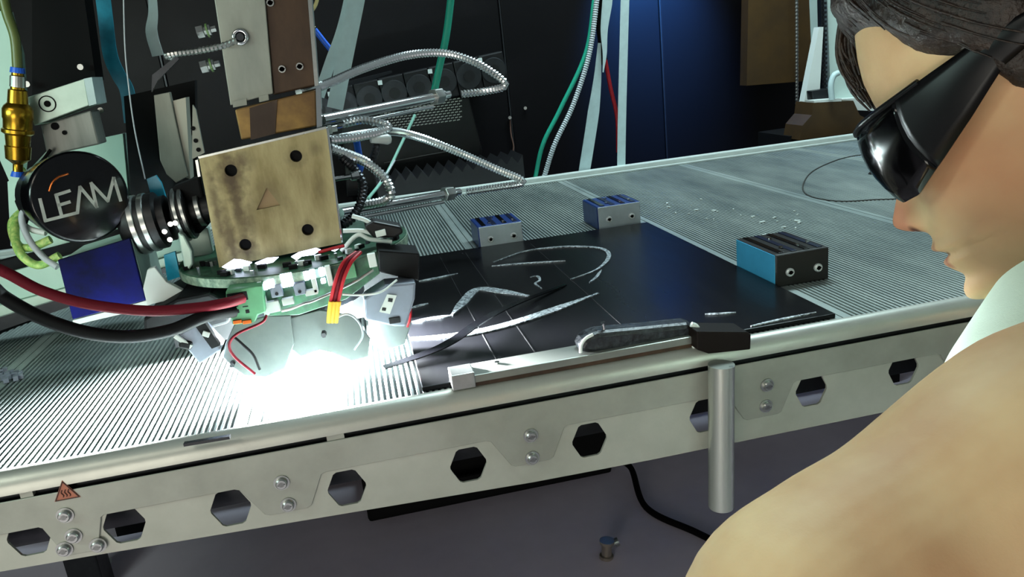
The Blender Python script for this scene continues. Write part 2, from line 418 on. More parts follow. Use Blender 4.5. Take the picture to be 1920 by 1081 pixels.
clamp(.547, .628, .148, .262, .047, 'nearest clamp block, black with pale blue side, at the plate right edge', blockdark, cyanclamp, blockdark)

# aluminium bar along the front edge
a = PZ(868, 738, TZ + .016).x; b = .372
br = thing('aluminium_bar', 'flat aluminium bar clamped along the front edge of the table', 'bar', ((a + b) / 2, 0, TZ))
MB().box((a, -.012, TZ + .0065), (b, .026, TZ + .0155)).build('bar', mat('dull_bar', '#8C8F88', .35, .6, .2, 12), br, bevel=.0012)
MB().box((a + .012, -.010, TZ + .0018), (b, .0, TZ + .0065)).build('brown_reflection', brownst, br)  # brown reflection under the bar, put in as a coloured strip
MB().box((a - .006, -.013, TZ + .002), (a + .02, .016, TZ + .020)).build('end_clip', steel, br, bevel=.001)
for x in (a + .05, a + .16, a + .235): MB().cyl((x, .012, TZ + .0155), (x, .012, TZ + .0175), .003, 10).build('screw', chrome, br)
a = PZ(346, 834, TZ + .004); b = PZ(432, 820, TZ + .004)
tag(MB().strip([a, b], .006, ZA, .003).build('thin_rule', darksteel), 'thin dark rule at the front edge under the lamp glare', 'rule')
# tool with black grip and hanging steel tube
tl = thing('grip_tool', 'black grip tool with a hanging steel tube on the table front edge', 'tool', (.36, -.02, .705))
outl = [(1087, 660), (1088, 648), (1094, 637), (1106, 628), (1124, 622), (1200, 615), (1290, 606), (1302, 610), (1308, 622), (1309, 634), (1303, 645), (1294, 651), (1200, 657), (1110, 664)]
slab('blade_grip', mat('scuffed_black_film', '#0C0D10', .35, 0, 0, 160, col2='#2C3036', bump=.6, bscale=160), tl, outl, -.004, .028, bevel=.006)
c = PY(1299, 628, -.010)
mb = MB(); mb.tube(spline([PY(1296, 607, -.008), PY(1306, 612, -.009), PY(1311, 626, -.009), PY(1308, 640, -.009), PY(1298, 650, -.008)], 6), .0032, 10); mb.build('white_end_ring', white, tl, smooth=60)
mb = MB(); mb.tube(spline([PY(1089, 660, -.006), PY(1090, 646, -.007), PY(1098, 634, -.007), PY(1112, 626, -.007)], 6), .002, 8); mb.build('pale_front_edge', white, tl, smooth=60)
MB().tube(spline([PY(1133, 622, .004), PY(1132, 612, .004), PY(1130, 603, .004)], 4), [.002] * 8 + [.003], 8).build('tip_nub', chrome, tl, smooth=60)
slab('clamp_head', mat('brown_black_plastic', '#140D0A', .6, spec=.15), tl, [(1306, 620), (1400, 621), (1409, 626), (1408, 655), (1330, 663), (1306, 655)], -.026, .035, bevel=.002)
t0 = Vector((.3715, -.0415, .888)); t1 = Vector((.3655, -.0415, .705))
MB().tube([t0, t0 + (t1 - t0) * .45, t1], .0150, 24).build('steel_tube', mat('brushed_tube', '#B9BDB4', .3, .7, .2, 30, stretch=(1, 1, .1)), tl, smooth=50)
MB().tube([t0 + Vector((.0075, -.0105, 0)), t1 + Vector((.0075, -.0105, .002))], .0032, 8).build('tube_seam', steel, tl, smooth=50)

# ================================================================== print head
HY = .20
ph = thing('print_head', 'bronze plated print head with round circuit board and glaring heat lamps', 'print head', (-.1, .25, TZ + .02))
# column plates
cp = slab('column_plate', greyst, ph, [(352, -330), (469, -330), (512, 175), (432, 197)], HY + .03, .012, bevel=.001)
slab('column_body', brownst, ph, [(466, -330), (554, -330), (592, 160), (512, 178)], HY + .035, .06, bevel=.002)
slab('column_edge', steel, ph, [(551, -330), (559, -330), (597, 159), (590, 161)], HY + .034, .06)
slab('plate_foot', greyst, ph, [(436, 190), (462, 184), (463, 196), (437, 201)], HY + .028, .012)
slab('plate_foot', greyst, ph, [(485, 180), (503, 176), (504, 187), (486, 191)], HY + .028, .012)
for (u, v, rr) in ((529, 129, 7), (562, 124, 7), (507, 5, 7)):
    c = PY(u, v, HY + .035); MB().tube([c + Vector((0, .001, 0)), c + Vector((0, -.004, 0)), c + Vector((0, -.004, 0)), c + Vector((0, 0, 0))], [.0045, .0045, .003, .003], 14).build('socket_bolt', steel, ph, smooth=40)
c = PY(451, 69, HY + .03)
rn = MB().tube([c + (XA * math.cos(a) + ZA * math.sin(a)) * .0075 + Vector((0, -.003, 0)) for a in [k * math.pi / 10 for k in range(21)]], .0026, 8).build('eye_bolt_ring', chrome, ph, smooth=60)
MB().cyl(c, c + Vector((0, -.006, 0)), .0045, 12).build('eye_bolt_core', darksteel, ph)
# amber block
slab('amber_block', amber, ph, [(440, 205), (592, 168), (594, 236), (452, 262)], HY + .02, .06, bevel=.002)
slab('block_shadow_plate', brownst, ph, [(468, 202), (520, 186), (516, 250), (470, 262)], HY + .0185, .004)
slab('block_side', chrome, ph, [(592, 166), (601, 163), (604, 236), (594, 240)], HY + .02, .05)
# front cover of the box: bronze plate with four dark holes and a triangular cut
outer = [(373, 297), (612, 241), (640, 455), (411, 501)]
cov = [PY(u, v, HY) for u, v in outer]
holes = []
for u, v in ((433, 319), (555, 292), (460, 458), (577, 430)):
    c = PY(u, v, HY); holes.append(list(reversed(circ(c, XA, ZA, .0074, 20))))
trip = [PY(u, v, HY) for u, v in ((481, 393), (500, 351), (525, 384))]
mb = MB().prism(cov, (0, .008, 0), 0, holes + [list(reversed(trip))])
bz = bronze.node_tree; bb_ = bz.nodes['Principled BSDF']
src = bb_.inputs['Base Color'].links[0].from_socket; gp = bz.nodes.new('ShaderNodeNewGeometry')
def stain(p, r0, r1, col, amt, sx=1, sz=1):
    global src
    d = bz.nodes.new('ShaderNodeVectorMath'); d.operation = 'SUBTRACT'; bz.links.new(gp.outputs['Position'], d.inputs[0]); d.inputs[1].default_value = p
    ml = bz.nodes.new('ShaderNodeVectorMath'); ml.operation = 'MULTIPLY'; bz.links.new(d.outputs[0], ml.inputs[0]); ml.inputs[1].default_value = (sx, 1, sz)
    nz = bz.nodes.new('ShaderNodeTexNoise'); nz.inputs['Scale'].default_value = 90; nz.inputs['Detail'].default_value = 4; bz.links.new(gp.outputs['Position'], nz.inputs['Vector'])
    ln = bz.nodes.new('ShaderNodeVectorMath'); ln.operation = 'LENGTH'; bz.links.new(ml.outputs[0], ln.inputs[0])
    ad = bz.nodes.new('ShaderNodeMath'); ad.operation = 'MULTIPLY_ADD'; bz.links.new(nz.outputs['Fac'], ad.inputs[0]); ad.inputs[1].default_value = r1 * .9; bz.links.new(ln.outputs['Value'], ad.inputs[2])
    mr = bz.nodes.new('ShaderNodeMapRange'); mr.inputs['From Min'].default_value = r1 * .62; mr.inputs['From Max'].default_value = r1 * 1.25; mr.inputs['To Min'].default_value = amt; mr.inputs['To Max'].default_value = 0; bz.links.new(ad.outputs[0], mr.inputs[0])
    mx = bz.nodes.new('ShaderNodeMix'); mx.data_type = 'RGBA'; bz.links.new(mr.outputs[0], mx.inputs['Factor']); bz.links.new(src, mx.inputs['A']); mx.inputs['B'].default_value = srgb(col); src = mx.outputs['Result']
for (u, v, r1, am, sx, sz) in ((433, 326, .030, .85, 1, .7), (555, 295, .020, .5, 1, 1), (464, 464, .022, .8, 1, .9), (578, 432, .020, .55, 1, 1), (455, 300, .022, .6, 1, 1), (446, 385, .014, .8, 1, .16), (408, 400, .010, .75, 1, .12), (432, 450, .012, .75, 1, .16), (505, 368, .036, .35, 1, 1), (592, 278, .014, .5, 1, 1), (470, 410, .012, .5, 1, .3), (600, 350, .012, .3, 1, .4)):
    stain(PY(u, v, HY), 0, r1, '#3F2E19', am, sx, sz)
bz.links.new(src, bb_.inputs['Base Color'])
fc = mb.build('front_cover', bronze, ph)
mb = MB(); off = Vector((0, .004, 0)); mb.prism([p + off for p in trip], (0, .004, 0)); mb.build('triangle_inset', mat('inset_bronze', '#8A7452', .5, .3), ph)
c2 = [PY(u, v, HY + .008) for u, v in ((376, 300), (611, 245), (637, 452), (413, 497))]
MB().prism(c2, (0, .075, 0)).build('box_body', darksteel, ph, bevel=.001)
for hl in holes:
    cc = sum(hl, Vector()) / len(hl)
    MB().cyl(cc + Vector((0, .0075, 0)), cc + Vector((0, .006, 0)), .007, 16).build('recessed_screw', blackm, ph)
slab('cover_edge', chrome, ph, [(612, 241), (616, 240), (643, 453), (639, 455)], HY + .001, .012)
slab('cover_edge', steel, ph, [(373, 297), (371, 293), (611, 237), (612, 241)], HY + .001, .012)
slab('edge_spacer', steel, ph, [(366, 300), (371, 299), (376, 330), (371, 331)], HY + .004, .02)
# ring board
RC = Vector((-.094, .27, 1.028)); RR = .150
def ringpt(a, r, z=0): return RC + Vector((math.cos(a) * r, math.sin(a) * r, z))
mb = MB(); n = 72
vs = []; 
for k in range(n):
    a = 2 * math.pi * k / n
    for r_, z_ in ((RR, -.0035), (RR, .0035), (.03, .0035), (.03, -.0035)): vs.append(ringpt(a, r_, z_))
fs = []
for k in range(n):
    i, j = k * 4, ((k + 1) % n) * 4
    for t in range(4): fs.append((i + t, j + t, j + (t + 1) % 4, i + (t + 1) % 4))
rb = mb.add(vs, fs).build('ring_board', [pcb], ph)
mb = MB(); vs = []; fs = []
for k in range(n):
    a = 2 * math.pi * k / n
    for r_, z_ in ((RR - .0005, -.009), (RR + .0012, -.009), (RR + .0012, .002), (RR - .0005, .002)): vs.append(ringpt(a, r_, z_))
for k in range(n):
    i, j = k * 4, ((k + 1) % n) * 4
    for t in range(4): fs.append((i + t, j + t, j + (t + 1) % 4, i + (t + 1) % 4))
mb.add(vs, fs).build('board_edge_band', pcbedge, rb)
rnd = random.Random(3)
kinds = [(.008, .005, .006, white), (.006, .004, .004, darksteel), (.004, .003, .003, chrome), (.010, .006, .005, blackm), (.003, .003, .006, steel)]
for k in range(58):                                   # little components standing on the front half of the board
    a = math.radians(190 + rnd.random() * 165); r_ = RR - .006 - rnd.random() * .035
    wx, wy, hz, mm = kinds[rnd.randrange(5)]
    c = ringpt(a, r_, .0035 + hz / 2); t = Vector((-math.sin(a), math.cos(a), 0)); rd = Vector((math.cos(a), math.sin(a), 0))
    MB().obox(c, t * wx / 2, rd * wy / 2, ZA * hz / 2).build('component', mm, rb)
# glowing white patches between box and board
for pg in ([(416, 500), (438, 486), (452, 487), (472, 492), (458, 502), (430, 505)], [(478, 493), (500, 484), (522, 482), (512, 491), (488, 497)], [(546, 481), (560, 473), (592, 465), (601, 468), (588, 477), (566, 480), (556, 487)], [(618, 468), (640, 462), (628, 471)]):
    slab('glow_patch', glowm, rb, pg, .165, .004)
# modules below the front of the board
def pbox(name, m, parent, u, v, wpx, hpx, Y, th, rot=0, bevel=.0008):
    c = PY(u, v, Y); s = (Y - CAM.y) / CZ.y / F * 1.02
    ax = Vector((math.cos(rot), 0, math.sin(rot))); az = Vector((-math.sin(rot), 0, math.cos(rot)))
    return MB().obox(c + YA * th / 2, ax * wpx * s / 2, YA * th / 2, az * hpx * s / 2).build(name, m, parent, bevel=bevel)
tm = slab('terminal_block', tgreen, ph, [(423, 545), (492, 533), (498, 585), (484, 590), (478, 604), (436, 609), (428, 580), (424, 566)], .104, .03, bevel=.0015)
pbox('terminal_mouth', blackm, tm, 445, 556, 34, 16, .1035, .002)
for u in (445, 464): pbox('screw_slot', blackm, tm, u, 583, 7, 7, .1035, .002); pbox('slot_mark', blackm, tm, u - 4, 574, 10, 2, .1035, .002)
for u in (445, 463): pbox('copper_contact', copper, tm, u, 603, 15, 7, .102, .02)
bk = slab('module_board', pcb, ph, [(488, 530), (640, 498), (706, 470), (712, 512), (650, 560), (560, 590), (500, 592)], .125, .01, bevel=.001)
for u, v, a_, b_, mm in ((493, 560, 9, 60, white), (518, 545, 20, 22, gbox), (508, 532, 12, 16, glowm), (497, 536, 7, 14, glowm), (538, 525, 20, 24, glowm), (562, 541, 20, 22, gbox), (540, 565, 20, 12, white), (574, 517, 8, 16, glowm), (586, 514, 9, 16, glowm), (603, 510, 9, 14, glowm), (606, 527, 8, 8, glowm), (584, 548, 22, 10, white), (590, 535, 8, 26, white), (617, 517, 9, 36, white), (512, 575, 22, 20, white), (655, 508, 22, 26, tgreen), (698, 488, 14, 24, white), (632, 545, 16, 10, white)):
    mo = pbox('connector' if mm is not glowm else 'indicator_light', mm, bk, u, v, a_, b_, .117, .008, rot=.05)
for u, v in ((519, 550), (562, 546)): c = PY(u, v, .1165); MB().cyl(c, c + Vector((0, -.0006, 0)), .002, 10).build('connector_hole', blackm, bk)
mb = MB(); mb.tube(spline([PY(528, 582, .112), PY(545, 578, .11), PY(570, 568, .11), PY(590, 562, .112), PY(660, 530, .118), PY(700, 505, .122)], 6), .0018, 8); mb.build('wire_clip_rail', steel, ph, smooth=60)
# reflector petals under the board
def petal(pix, Y0, th, lean):
    mb = MB(); ps = q(pix, Y0); zt_ = max(p.z for p in ps)
    ps = [p + YA * lean * (zt_ - p.z) for p in ps]
    return mb.prism(ps, (0, th, 0)).build('reflector_petal', reflm, ph, bevel=.0012)
p1 = petal([(424, 640), (440, 606), (500, 592), (545, 590), (552, 640), (536, 682), (500, 697), (462, 695), (440, 682), (420, 664)], .125, .004, -.25)
p2 = petal([(540, 596), (600, 580), (660, 590), (694, 628), (690, 660), (660, 668), (625, 655), (600, 650), (565, 662), (545, 648)], .128, .004, -.25)
p3 = petal([(690, 590), (745, 570), (772, 600), (758, 640), (720, 652), (694, 640)], .15, .004, -.2)
for (pp, u, v) in ((p1, 435, 684), (p2, 607, 628)):
    c = PY(u, v, .105); MB().cyl(c, c + Vector((0, .012, 0)), .0032, 6).build('hex_nut', darksteel, pp)
# side sensor housings
sb = slab('sensor_housing', gbox, ph, [(329, 628), (372, 607), (415, 655), (374, 682)], .10, .035, bevel=.002)
slab('housing_window', blackm, sb, [(366, 611), (384, 604), (412, 647), (397, 653)], .0985, .01)
pbox('white_latch', white, sb, 386, 626, 12, 10, .097, .004, rot=-.5); pbox('pale_foot', white, sb, 343, 640, 34, 8, .0965, .004, rot=-.85); pbox('lens_barrel', blackm, sb, 347, 647, 22, 16, .0962, .02, rot=-.4, bevel=.003)
slab('rear_hood', blackm, ph, [(268, 596), (330, 560), (392, 548), (432, 570), (430, 606), (372, 622), (300, 634), (270, 630)], .16, .16, bevel=.004)
sr = slab('sensor_housing', gbox, ph, [(682, 560), (722, 534), (780, 528), (778, 560), (762, 612), (740, 612), (684, 600)], .13, .035, bevel=.003)
lb = slab('white_label', white, sr, [(726, 551), (744, 553), (731, 588), (711, 584)], .1285, .002)
pbox('label_mark', blackm, lb, 732, 562, 8, 7, .1278, .001, rot=-.3); pbox('label_mark', blackm, lb, 720, 579, 7, 6, .1278, .001, rot=-.3)
pbox('screw_pocket', blackm, sr, 740, 600, 20, 12, .1285, .003)
slab('black_sensor_box', blackm, ph, [(708, 468), (786, 474), (786, 526), (710, 510)], .15, .05, bevel=.002)
slab('black_connector_plug', black, ph, [(682, 424), (700, 414), (752, 424), (757, 436), (740, 446), (700, 446)], .17, .03, bevel=.003)
pbox('white_pin_header', white, ph, 714, 437, 18, 11, .166, .006, rot=.1)
MB().box((-.27, .250, TZ + .022), (.035, .258, 1.0)).build('rear_shield', blackm, ph)
# lamps: bulbs in a ring under the hood, with their light
hood = MB().lathe(RC + Vector((0, -.06, -.006)), RC + Vector((0, -.06, -.055)), [(0, .07), (.3, .08), (1, .082)], 32).build('lamp_hood', darksteel, ph, smooth=40)
for k in range(8):
    a = 2 * math.pi * k / 8 + .2
    c = ringpt(a, .055, -.063) + Vector((0, -.06, 0)); t = Vector((-math.sin(a), math.cos(a), 0))
    MB().tube([c - t * .026, c - t * .022, c + t * .022, c + t * .026], [.003, .0065, .0065, .003], 12).build('lamp_bulb', lampm, hood, smooth=50)
def spot(name, loc, tgt, power, ang, blend=.5, r=.05):
    l = bpy.data.lights.new(name, 'SPOT'); l.energy = power; l.spot_size = math.radians(ang); l.spot_blend = blend; l.shadow_soft_size = r; l.color = (.90, .96, 1.0)
    o = bpy.data.objects.new(name, l); COL.objects.link(o); o.location = loc; o.rotation_euler = (Vector(tgt) - Vector(loc)).to_track_quat('-Z', 'Y').to_euler(); return o
spot('heat_lamp_light', (-.094, .215, .946), (-.094, .15, .80), 950, 168, .3, .025)

# gantry carrying the print head, above the frame
gb = thing('gantry_beam', 'dark steel gantry beam carrying the print head above the table', 'beam', (-.6, .65, 1.52))
MB().box((-1.5, .14, 1.56), (.02, .66, 1.76)).build('beam', darksteel, gb, bevel=.008)
MB().box((-.22, .225, 1.42), (0.0, .36, 1.56)).build('head_mount', darksteel, gb, bevel=.004)
MB().box((-1.5, .3, 0), (-1.36, .6, 1.56)).build('upright', darksteel, gb, bevel=.008)
# ------------------------------------------------------------------ motor cap with lettering
DY = .22
mo = thing('motor_housing', 'round black motor cap lettered LEAM beside the bronze box', 'motor', (-.33, .28, 1.04))
ctr = PY(152, 369, DY); nrm = (CAM - ctr).normalized(); nrm = (nrm + Vector((.25, 0, -.05))).normalized()
au = nrm.cross(ZA).normalized() * -1; 
if au.x < 0: au = -au
av = nrm.cross(au).normalized()
if av.z < 0: av = -av
RD = .0555
mb = MB(); mb.lathe(ctr - nrm * .07, ctr, [(0, RD * .93), (.8, RD), (.93, RD), (.985, RD * .965), (1, RD * .93)], 56); mb.build('round_cap', blackg, mo, smooth=50)
def onface(u, v, lift=.0):                 # a point of the cap face seen at a pixel
    d = ray(u, v); t = (ctr + nrm * lift - CAM).dot(nrm) / d.dot(nrm); return CAM + d * t
def letter(pix, wd=.0036):
    mb = MB()
    ps = [onface(u, v) for u, v in pix]
    for a, b in zip(ps, ps[1:]):
        t = (b - a).normalized(); s = t.cross(nrm) * wd / 2; a2 = a - t * wd * .35; b2 = b + t * wd * .35
        mb.prism([a2 - s, b2 - s, b2 + s, a2 + s], nrm * .0007)
    return mb
L_ = letter([(75, 373), (85, 413), (145, 398)]); L_.build('letter_l', silverink, mo)
mb = letter([(105, 365), (115, 402)]); m2 = letter([(105, 365), (130, 357)]); m3 = letter([(110, 384), (130, 378)])
mb.add(m2.v, m2.f); mb.add(m3.v, m3.f); mb.build('letter_e', silverink, mo)
letter([(145, 398), (150, 350), (181, 387)]).build('letter_a', silverink, mo)
letter([(181, 387), (171, 343), (202, 376), (213, 333), (226, 375)]).build('letter_m', silverink, mo)
MB().tube(spline([onface(u, v, .001) for u, v in ((92, 358), (98, 342), (110, 331), (128, 325))], 6), .0013, 6).build('copper_glint_arc', copper, mo, smooth=60)  # glint on the cap rim, shaped as a copper coloured arc
MB().lathe(ctr - nrm * .07, ctr - nrm * .15, [(0, RD * .8), (1, RD * .8)], 32).build('motor_body', darksteel, mo, smooth=50)
# blue box below it
bb = thing('blue_panel_box', 'deep blue rectangular box hanging under the round black cap', 'box', PY(200, 590, .26))
slab('blue_face', bluep, bb, [(108, 487), (243, 446), (273, 562), (136, 598)], .225, .006, bevel=.0008)
slab('housing', mintal, bb, [(111, 490), (246, 448), (279, 566), (139, 601)], .2315, .10, bevel=.001)
slab('pale_lower_edge', white, bb, [(136, 600), (222, 578), (276, 562), (288, 566), (262, 580), (138, 609)], .226, .05)
# shaft coupling between cap and box
sc = thing('shaft_coupling', 'steel ringed shaft coupling between black cap and bronze box', 'coupling', PY(300, 440, .25))
A = PY(232, 428, .27); B = PY(405, 386, .27)
mb = MB(); mb.lathe(A, B, [(0, .012), (.02, .032), (.10, .037), (.40, .037), (.42, .030), (.50, .030), (.52, .012), (.56, .012), (.58, .033), (.72, .033), (.74, .018), (1, .018)], 28); mb.build('hub', black, sc, smooth=30)
D_ = B - A
for t0_, t1_, rr, mm in ((.14, .21, .0390, steel), (.25, .32, .0385, steel), (.60, .645, .0355, steel), (.67, .715, .0345, steel), (.80, .86, .022, steel)):
    MB().lathe(A + D_ * t0_, A + D_ * t1_, [(0, rr * .95), (.15, rr), (.85, rr), (1, rr * .95)], 32, ).build('clamp_ring', mm, sc, smooth=40)
for u, v in ((310, 432), (320, 447), (321, 418), (330, 416)):
    c = PY(u, v, .225); MB().cyl(c, c + Vector((.0, -.005, 0)), .0032, 10).build('clamp_screw', chrome, sc)
slab('grey_lobe', mintal, sc, [(333, 435), (345, 440), (360, 470), (362, 495), (352, 509), (345, 500), (338, 465)], .215, .012, bevel=.002)
slab('hub_bracket', mintal, sc, [(346, 432), (390, 425), (400, 470), (386, 496), (350, 500)], .30, .012, bevel=.002)
slab('black_yoke', blackm, sc, [(322, 350), (374, 330), (392, 420), (372, 440), (352, 400), (328, 390)], .262, .03, bevel=.003)
tag(slab('cyan_band', tealrib, None, [(275, 335), (292, 328), (302, 342), (314, 380), (312, 386), (300, 370), (283, 366)], .30, .006), 'cyan band above the shaft coupling', 'band')
tag(slab('cyan_tag', tealrib, None, [(307, 478), (328, 471), (338, 518), (314, 526)], .235, .006), 'cyan plate below the shaft coupling', 'plate')
# white struck bracket left of board
tag(slab('angled_bracket', white, None, [(276, 505), (290, 500), (312, 528), (344, 545), (330, 560), (300, 566), (276, 572), (268, 540)], .20, .01, bevel=.001), 'brightly lit white angled bracket between blue box and circuit board', 'bracket')

# ------------------------------------------------------------------ left gantry parts
gc = thing('gantry_carriage', 'pale mint machine carriage panel at the far left edge', 'panel', PY(60, 560, .5))
slab('mint_panel', mint, gc, [(-120, 20), (14, 20), (36, 100), (48, 250), (38, 345), (20, 345), (0, 300), (-120, 300)], .46, .02)
slab('lower_panel', mint, gc, [(14, 340), (60, 312), (90, 280), (230, 250), (250, 470), (110, 500), (20, 460)], .50, .02)
slab('dark_backplate', blackm, gc, [(232, 180), (365, 150), (372, 440), (252, 470)], .50, .02)
slab('rail_cover', mat('pale_rail', '#B9D8C8', .45, .1, .1, 10), gc, [(-60, 532), (130, 478), (330, 430), (340, 470), (150, 530), (-60, 585)], .48, .06)
slab('rail_lip', mintal, gc, [(-60, 588), (150, 533), (340, 473), (345, 490), (150, 556), (-60, 612)], .47, .02)
slab('dark_channel', blackm, gc, [(-60, 505), (110, 460), (330, 400), (330, 430), (130, 477), (-60, 530)], .49, .02)
slab('base_skirt', darksteel, gc, [(-60, 612), (340, 492), (345, 500), (-60, 640)], .46, .01)
for u in (20, 70): c = PY(u, 560 - u * .28 + 4, .465); 
cb = thing('clamp_bracket', 'machined aluminium clamp bracket above the round black cap', 'bracket', PY(120, 290, .38))
slab('upper_jaw', mintal, cb, [(50, 182), (158, 147), (167, 197), (64, 235)], .36, .05, bevel=.001)
slab('pale_end_face', whitestrip, cb, [(157, 147), (172, 144), (181, 194), (167, 198)], .359, .05)
c = PY(89, 194, .36)
MB().tube([c + (XA * math.cos(a) + ZA * math.sin(a)) * .010 + YA * -.0005 for a in [k * math.pi / 14 for k in range(29)]], .0008, 6).build('bolt_ring', blackm, cb)
MB().cyl(c, c + Vector((0, -.001, 0)), .0042, 12).build('bolt_socket', blackm, cb)
slab('lower_jaw', mat('brushed_jaw', '#8F938C', .5, .3, 0, 30, col2='#6E726C', stretch=(1, 1, .1)), cb, [(76, 234), (170, 206), (186, 270), (150, 278), (118, 285), (90, 302)], .37, .04, bevel=.002)
for u, v, r_ in ((103, 236, .005), (121, 248, .003)):
    c = PY(u, v, .369); MB().cyl(c, c + Vector((0, -.001, 0)), r_, 12).build('bore', blackm, cb)
slab('hanger_arm', blackm, cb, [(60, -60), (150, -60), (180, 150), (60, 190)], .44, .04)
for u, v in ((152, 125), (52, 157), (190, 206)):
    c = PY(u, v, .43); MB().cyl(c, c + Vector((0, -.004, 0)), .0042, 10).build('cap_screw', steel, cb)
# brass quick coupling with hose
bf = thing('brass_coupling', 'brass quick coupling hanging on an olive hose at the left edge', 'fitting', PY(32, 330, .34))
A = PY(33, 132, .34); B = PY(34, 330, .34)
MB().lathe(A, B, [(0, .007), (.04, .007), (.05, .008), (.17, .0085), (.18, .011), (.30, .012), (.33, .016), (.36, .018), (.44, .018), (.46, .017), (.54, .017), (.55, .019), (.58, .019), (.6, .015), (.70, .014), (.71, .0155), (.83, .0145), (.85, .011), (.88, .006), (.97, .006), (1, .008)], 24).build('body', brass, bf, smooth=35)
MB().lathe(A + (A - B) * .03, A + (B - A) * .02, [(0, .008), (1, .009)], 16).build('blue_collar', bluec, bf)
MB().lathe(A + (B - A) * .05, A + (B - A) * .15, [(0, .0088), (1, .0092)], 20).build('nickel_nut', steel, bf)
MB().lathe(A + (B - A) * .95, A + (B - A) * 1.0, [(0, .007), (1, .009)], 16).build('blue_collar', bluec, bf)
tag(MB().tube(spline([PY(-5, -60, .34), PY(12, 20, .34), PY(28, 70, .34), PY(33, 128, .34)], 8), .006, 10).build('olive_hose', olive, smooth=60), 'olive hose rising from the brass coupling', 'hose')

# grey vertical plates behind the coupling
up = thing('upright_plate', 'pale grey upright plate left of the bronze box', 'plate', PY(330, 340, .42))
slab('plate_front', greyst, up, [(288, 178), (318, 172), (352, 330), (330, 342), (312, 326), (300, 300)], .42, .012, bevel=.001)
slab('plate_side', mat('pale_brushed', '#B3B3A4', .45, .4, .1, 20, stretch=(1, 1, .1)), up, [(318, 190), (348, 182), (357, 335), (340, 330)], .425, .03)
MB().box(tuple(PY(325, 300, .43)), tuple(PY(345, 260, .43) + Vector((0, .075, 0)))).build('standoff', darksteel, up)
gs = thing('gusset_plate', 'slender perforated triangular gusset beside the upright plate', 'plate', PY(370, 300, .36))
slab('gusset', greyst, gs, [(361, 196), (367, 205), (383, 286), (360, 298)], .36, .006)
for u, v in ((362, 240), (367, 263), (372, 280)):
    c = PY(u, v, .3595); MB().cyl(c, c + Vector((0, -.0008, 0)), .003, 12).build('hole', blackm, gs)
# small valve fittings beside the column
for i, (u, v, lab) in enumerate(((385, 57, 'upper small steel valve fitting beside the grey column plate'), (392, 122, 'lower small steel valve fitting beside the grey column plate'))):
    r = thing('valve_fitting', lab, 'fitting', PY(u, v, .27), 'small valve fittings')
    a = PY(u - 15, v + 4, .26); b = PY(u + 20, v - 4, .26)
    MB().lathe(a, b, [(0, .008), (.35, .008), (.37, .005), (.45, .005), (.47, .007), (.7, .007), (.72, .004), (1, .004)], 6).build('body', steel, r)
    MB().lathe(a + (b - a) * .5, a + (b - a) * .6, [(0, .0085), (1, .0085)], 12).build('collar', mat('green_collar', '#5E7D4A', .4), r)

# ------------------------------------------------------------------ ribbed hoses and cables
def hose(name, pts, r, label, m=None, pitch=.0052, cat='hose', group=None, ends=None):
    ps = resample(spline(pts, 24), pitch / 2); rr = [r * 1.22 if k % 2 else r * .92 for k in range(len(ps))]
    return tag(MB().tube(ps, rr, 12).build(name, m or hosem), label, cat, group)
def cable(name, pts, r, label, m, cat='cable', group=None, n=10):
    return tag(MB().tube(spline(pts, n), r, 10).build(name, m, smooth=70), label, cat, group)
G = 'flexible steel hoses of the print head'
hose('steel_hose', [PY(560, 172, .24), PY(610, 158, .30), PY(680, 128, .36), PY(760, 104, .42), PY(830, 99, .45), PY(890, 116, .46), PY(940, 148, .46), PY(944, 162, .46), PY(910, 170, .45), PY(862, 176, .45)], .0053, 'steel hose arching highest over the background beside the column', group=G)
hose('steel_hose', [PY(625, 262, .30), PY(690, 250, .45), PY(738, 246, .52), PY(790, 258, .56), PY(860, 285, .58), PY(930, 316, .58), PY(975, 335, .58), PY(976, 344, .58), PY(940, 350, .58), PY(872, 360, .58)], .0060, 'steel hose sagging long towards the back rim of the table', group=G)
hose('steel_hose', [PY(618, 262, .25), PY(660, 258, .27), PY(710, 248, .30), PY(728, 240, .31), PY(720, 232, .32), PY(680, 224, .32), PY(640, 232, .31)], .0052, 'steel hose looped short just above the bronze box corner', group=G)
hose('steel_hose', [PY(619, 277, .24), PY(660, 292, .26), PY(690, 306, .28), PY(722, 335, .29), PY(733, 362, .29), PY(720, 376, .30), PY(680, 384, .32)], .0058, 'steel hose curling right of the bronze box with a bright side', group=G)
hose('steel_hose', [PY(640, 292, .25), PY(660, 312, .26), PY(680, 344, .26), PY(676, 380, .25), PY(660, 408, .24), PY(640, 422, .23)], .0055, 'dark steel hose hugging the right edge of the bronze box', m=darksteel, group=G)
hose('steel_hose', [PY(700, 256, .30), PY(706, 275, .30), PY(698, 300, .30)], .0045, 'shortest steel hose between the two hose loops', m=darksteel, group=G)
hose('spring_hose', [PY(445, 75, .225), PY(415, 86, .23), PY(370, 95, .24), PY(330, 100, .25), PY(312, 104, .26), PY(325, 108, .27)], .0035, 'thin spring coil running left from the column eye bolt', m=steel, cat='spring')
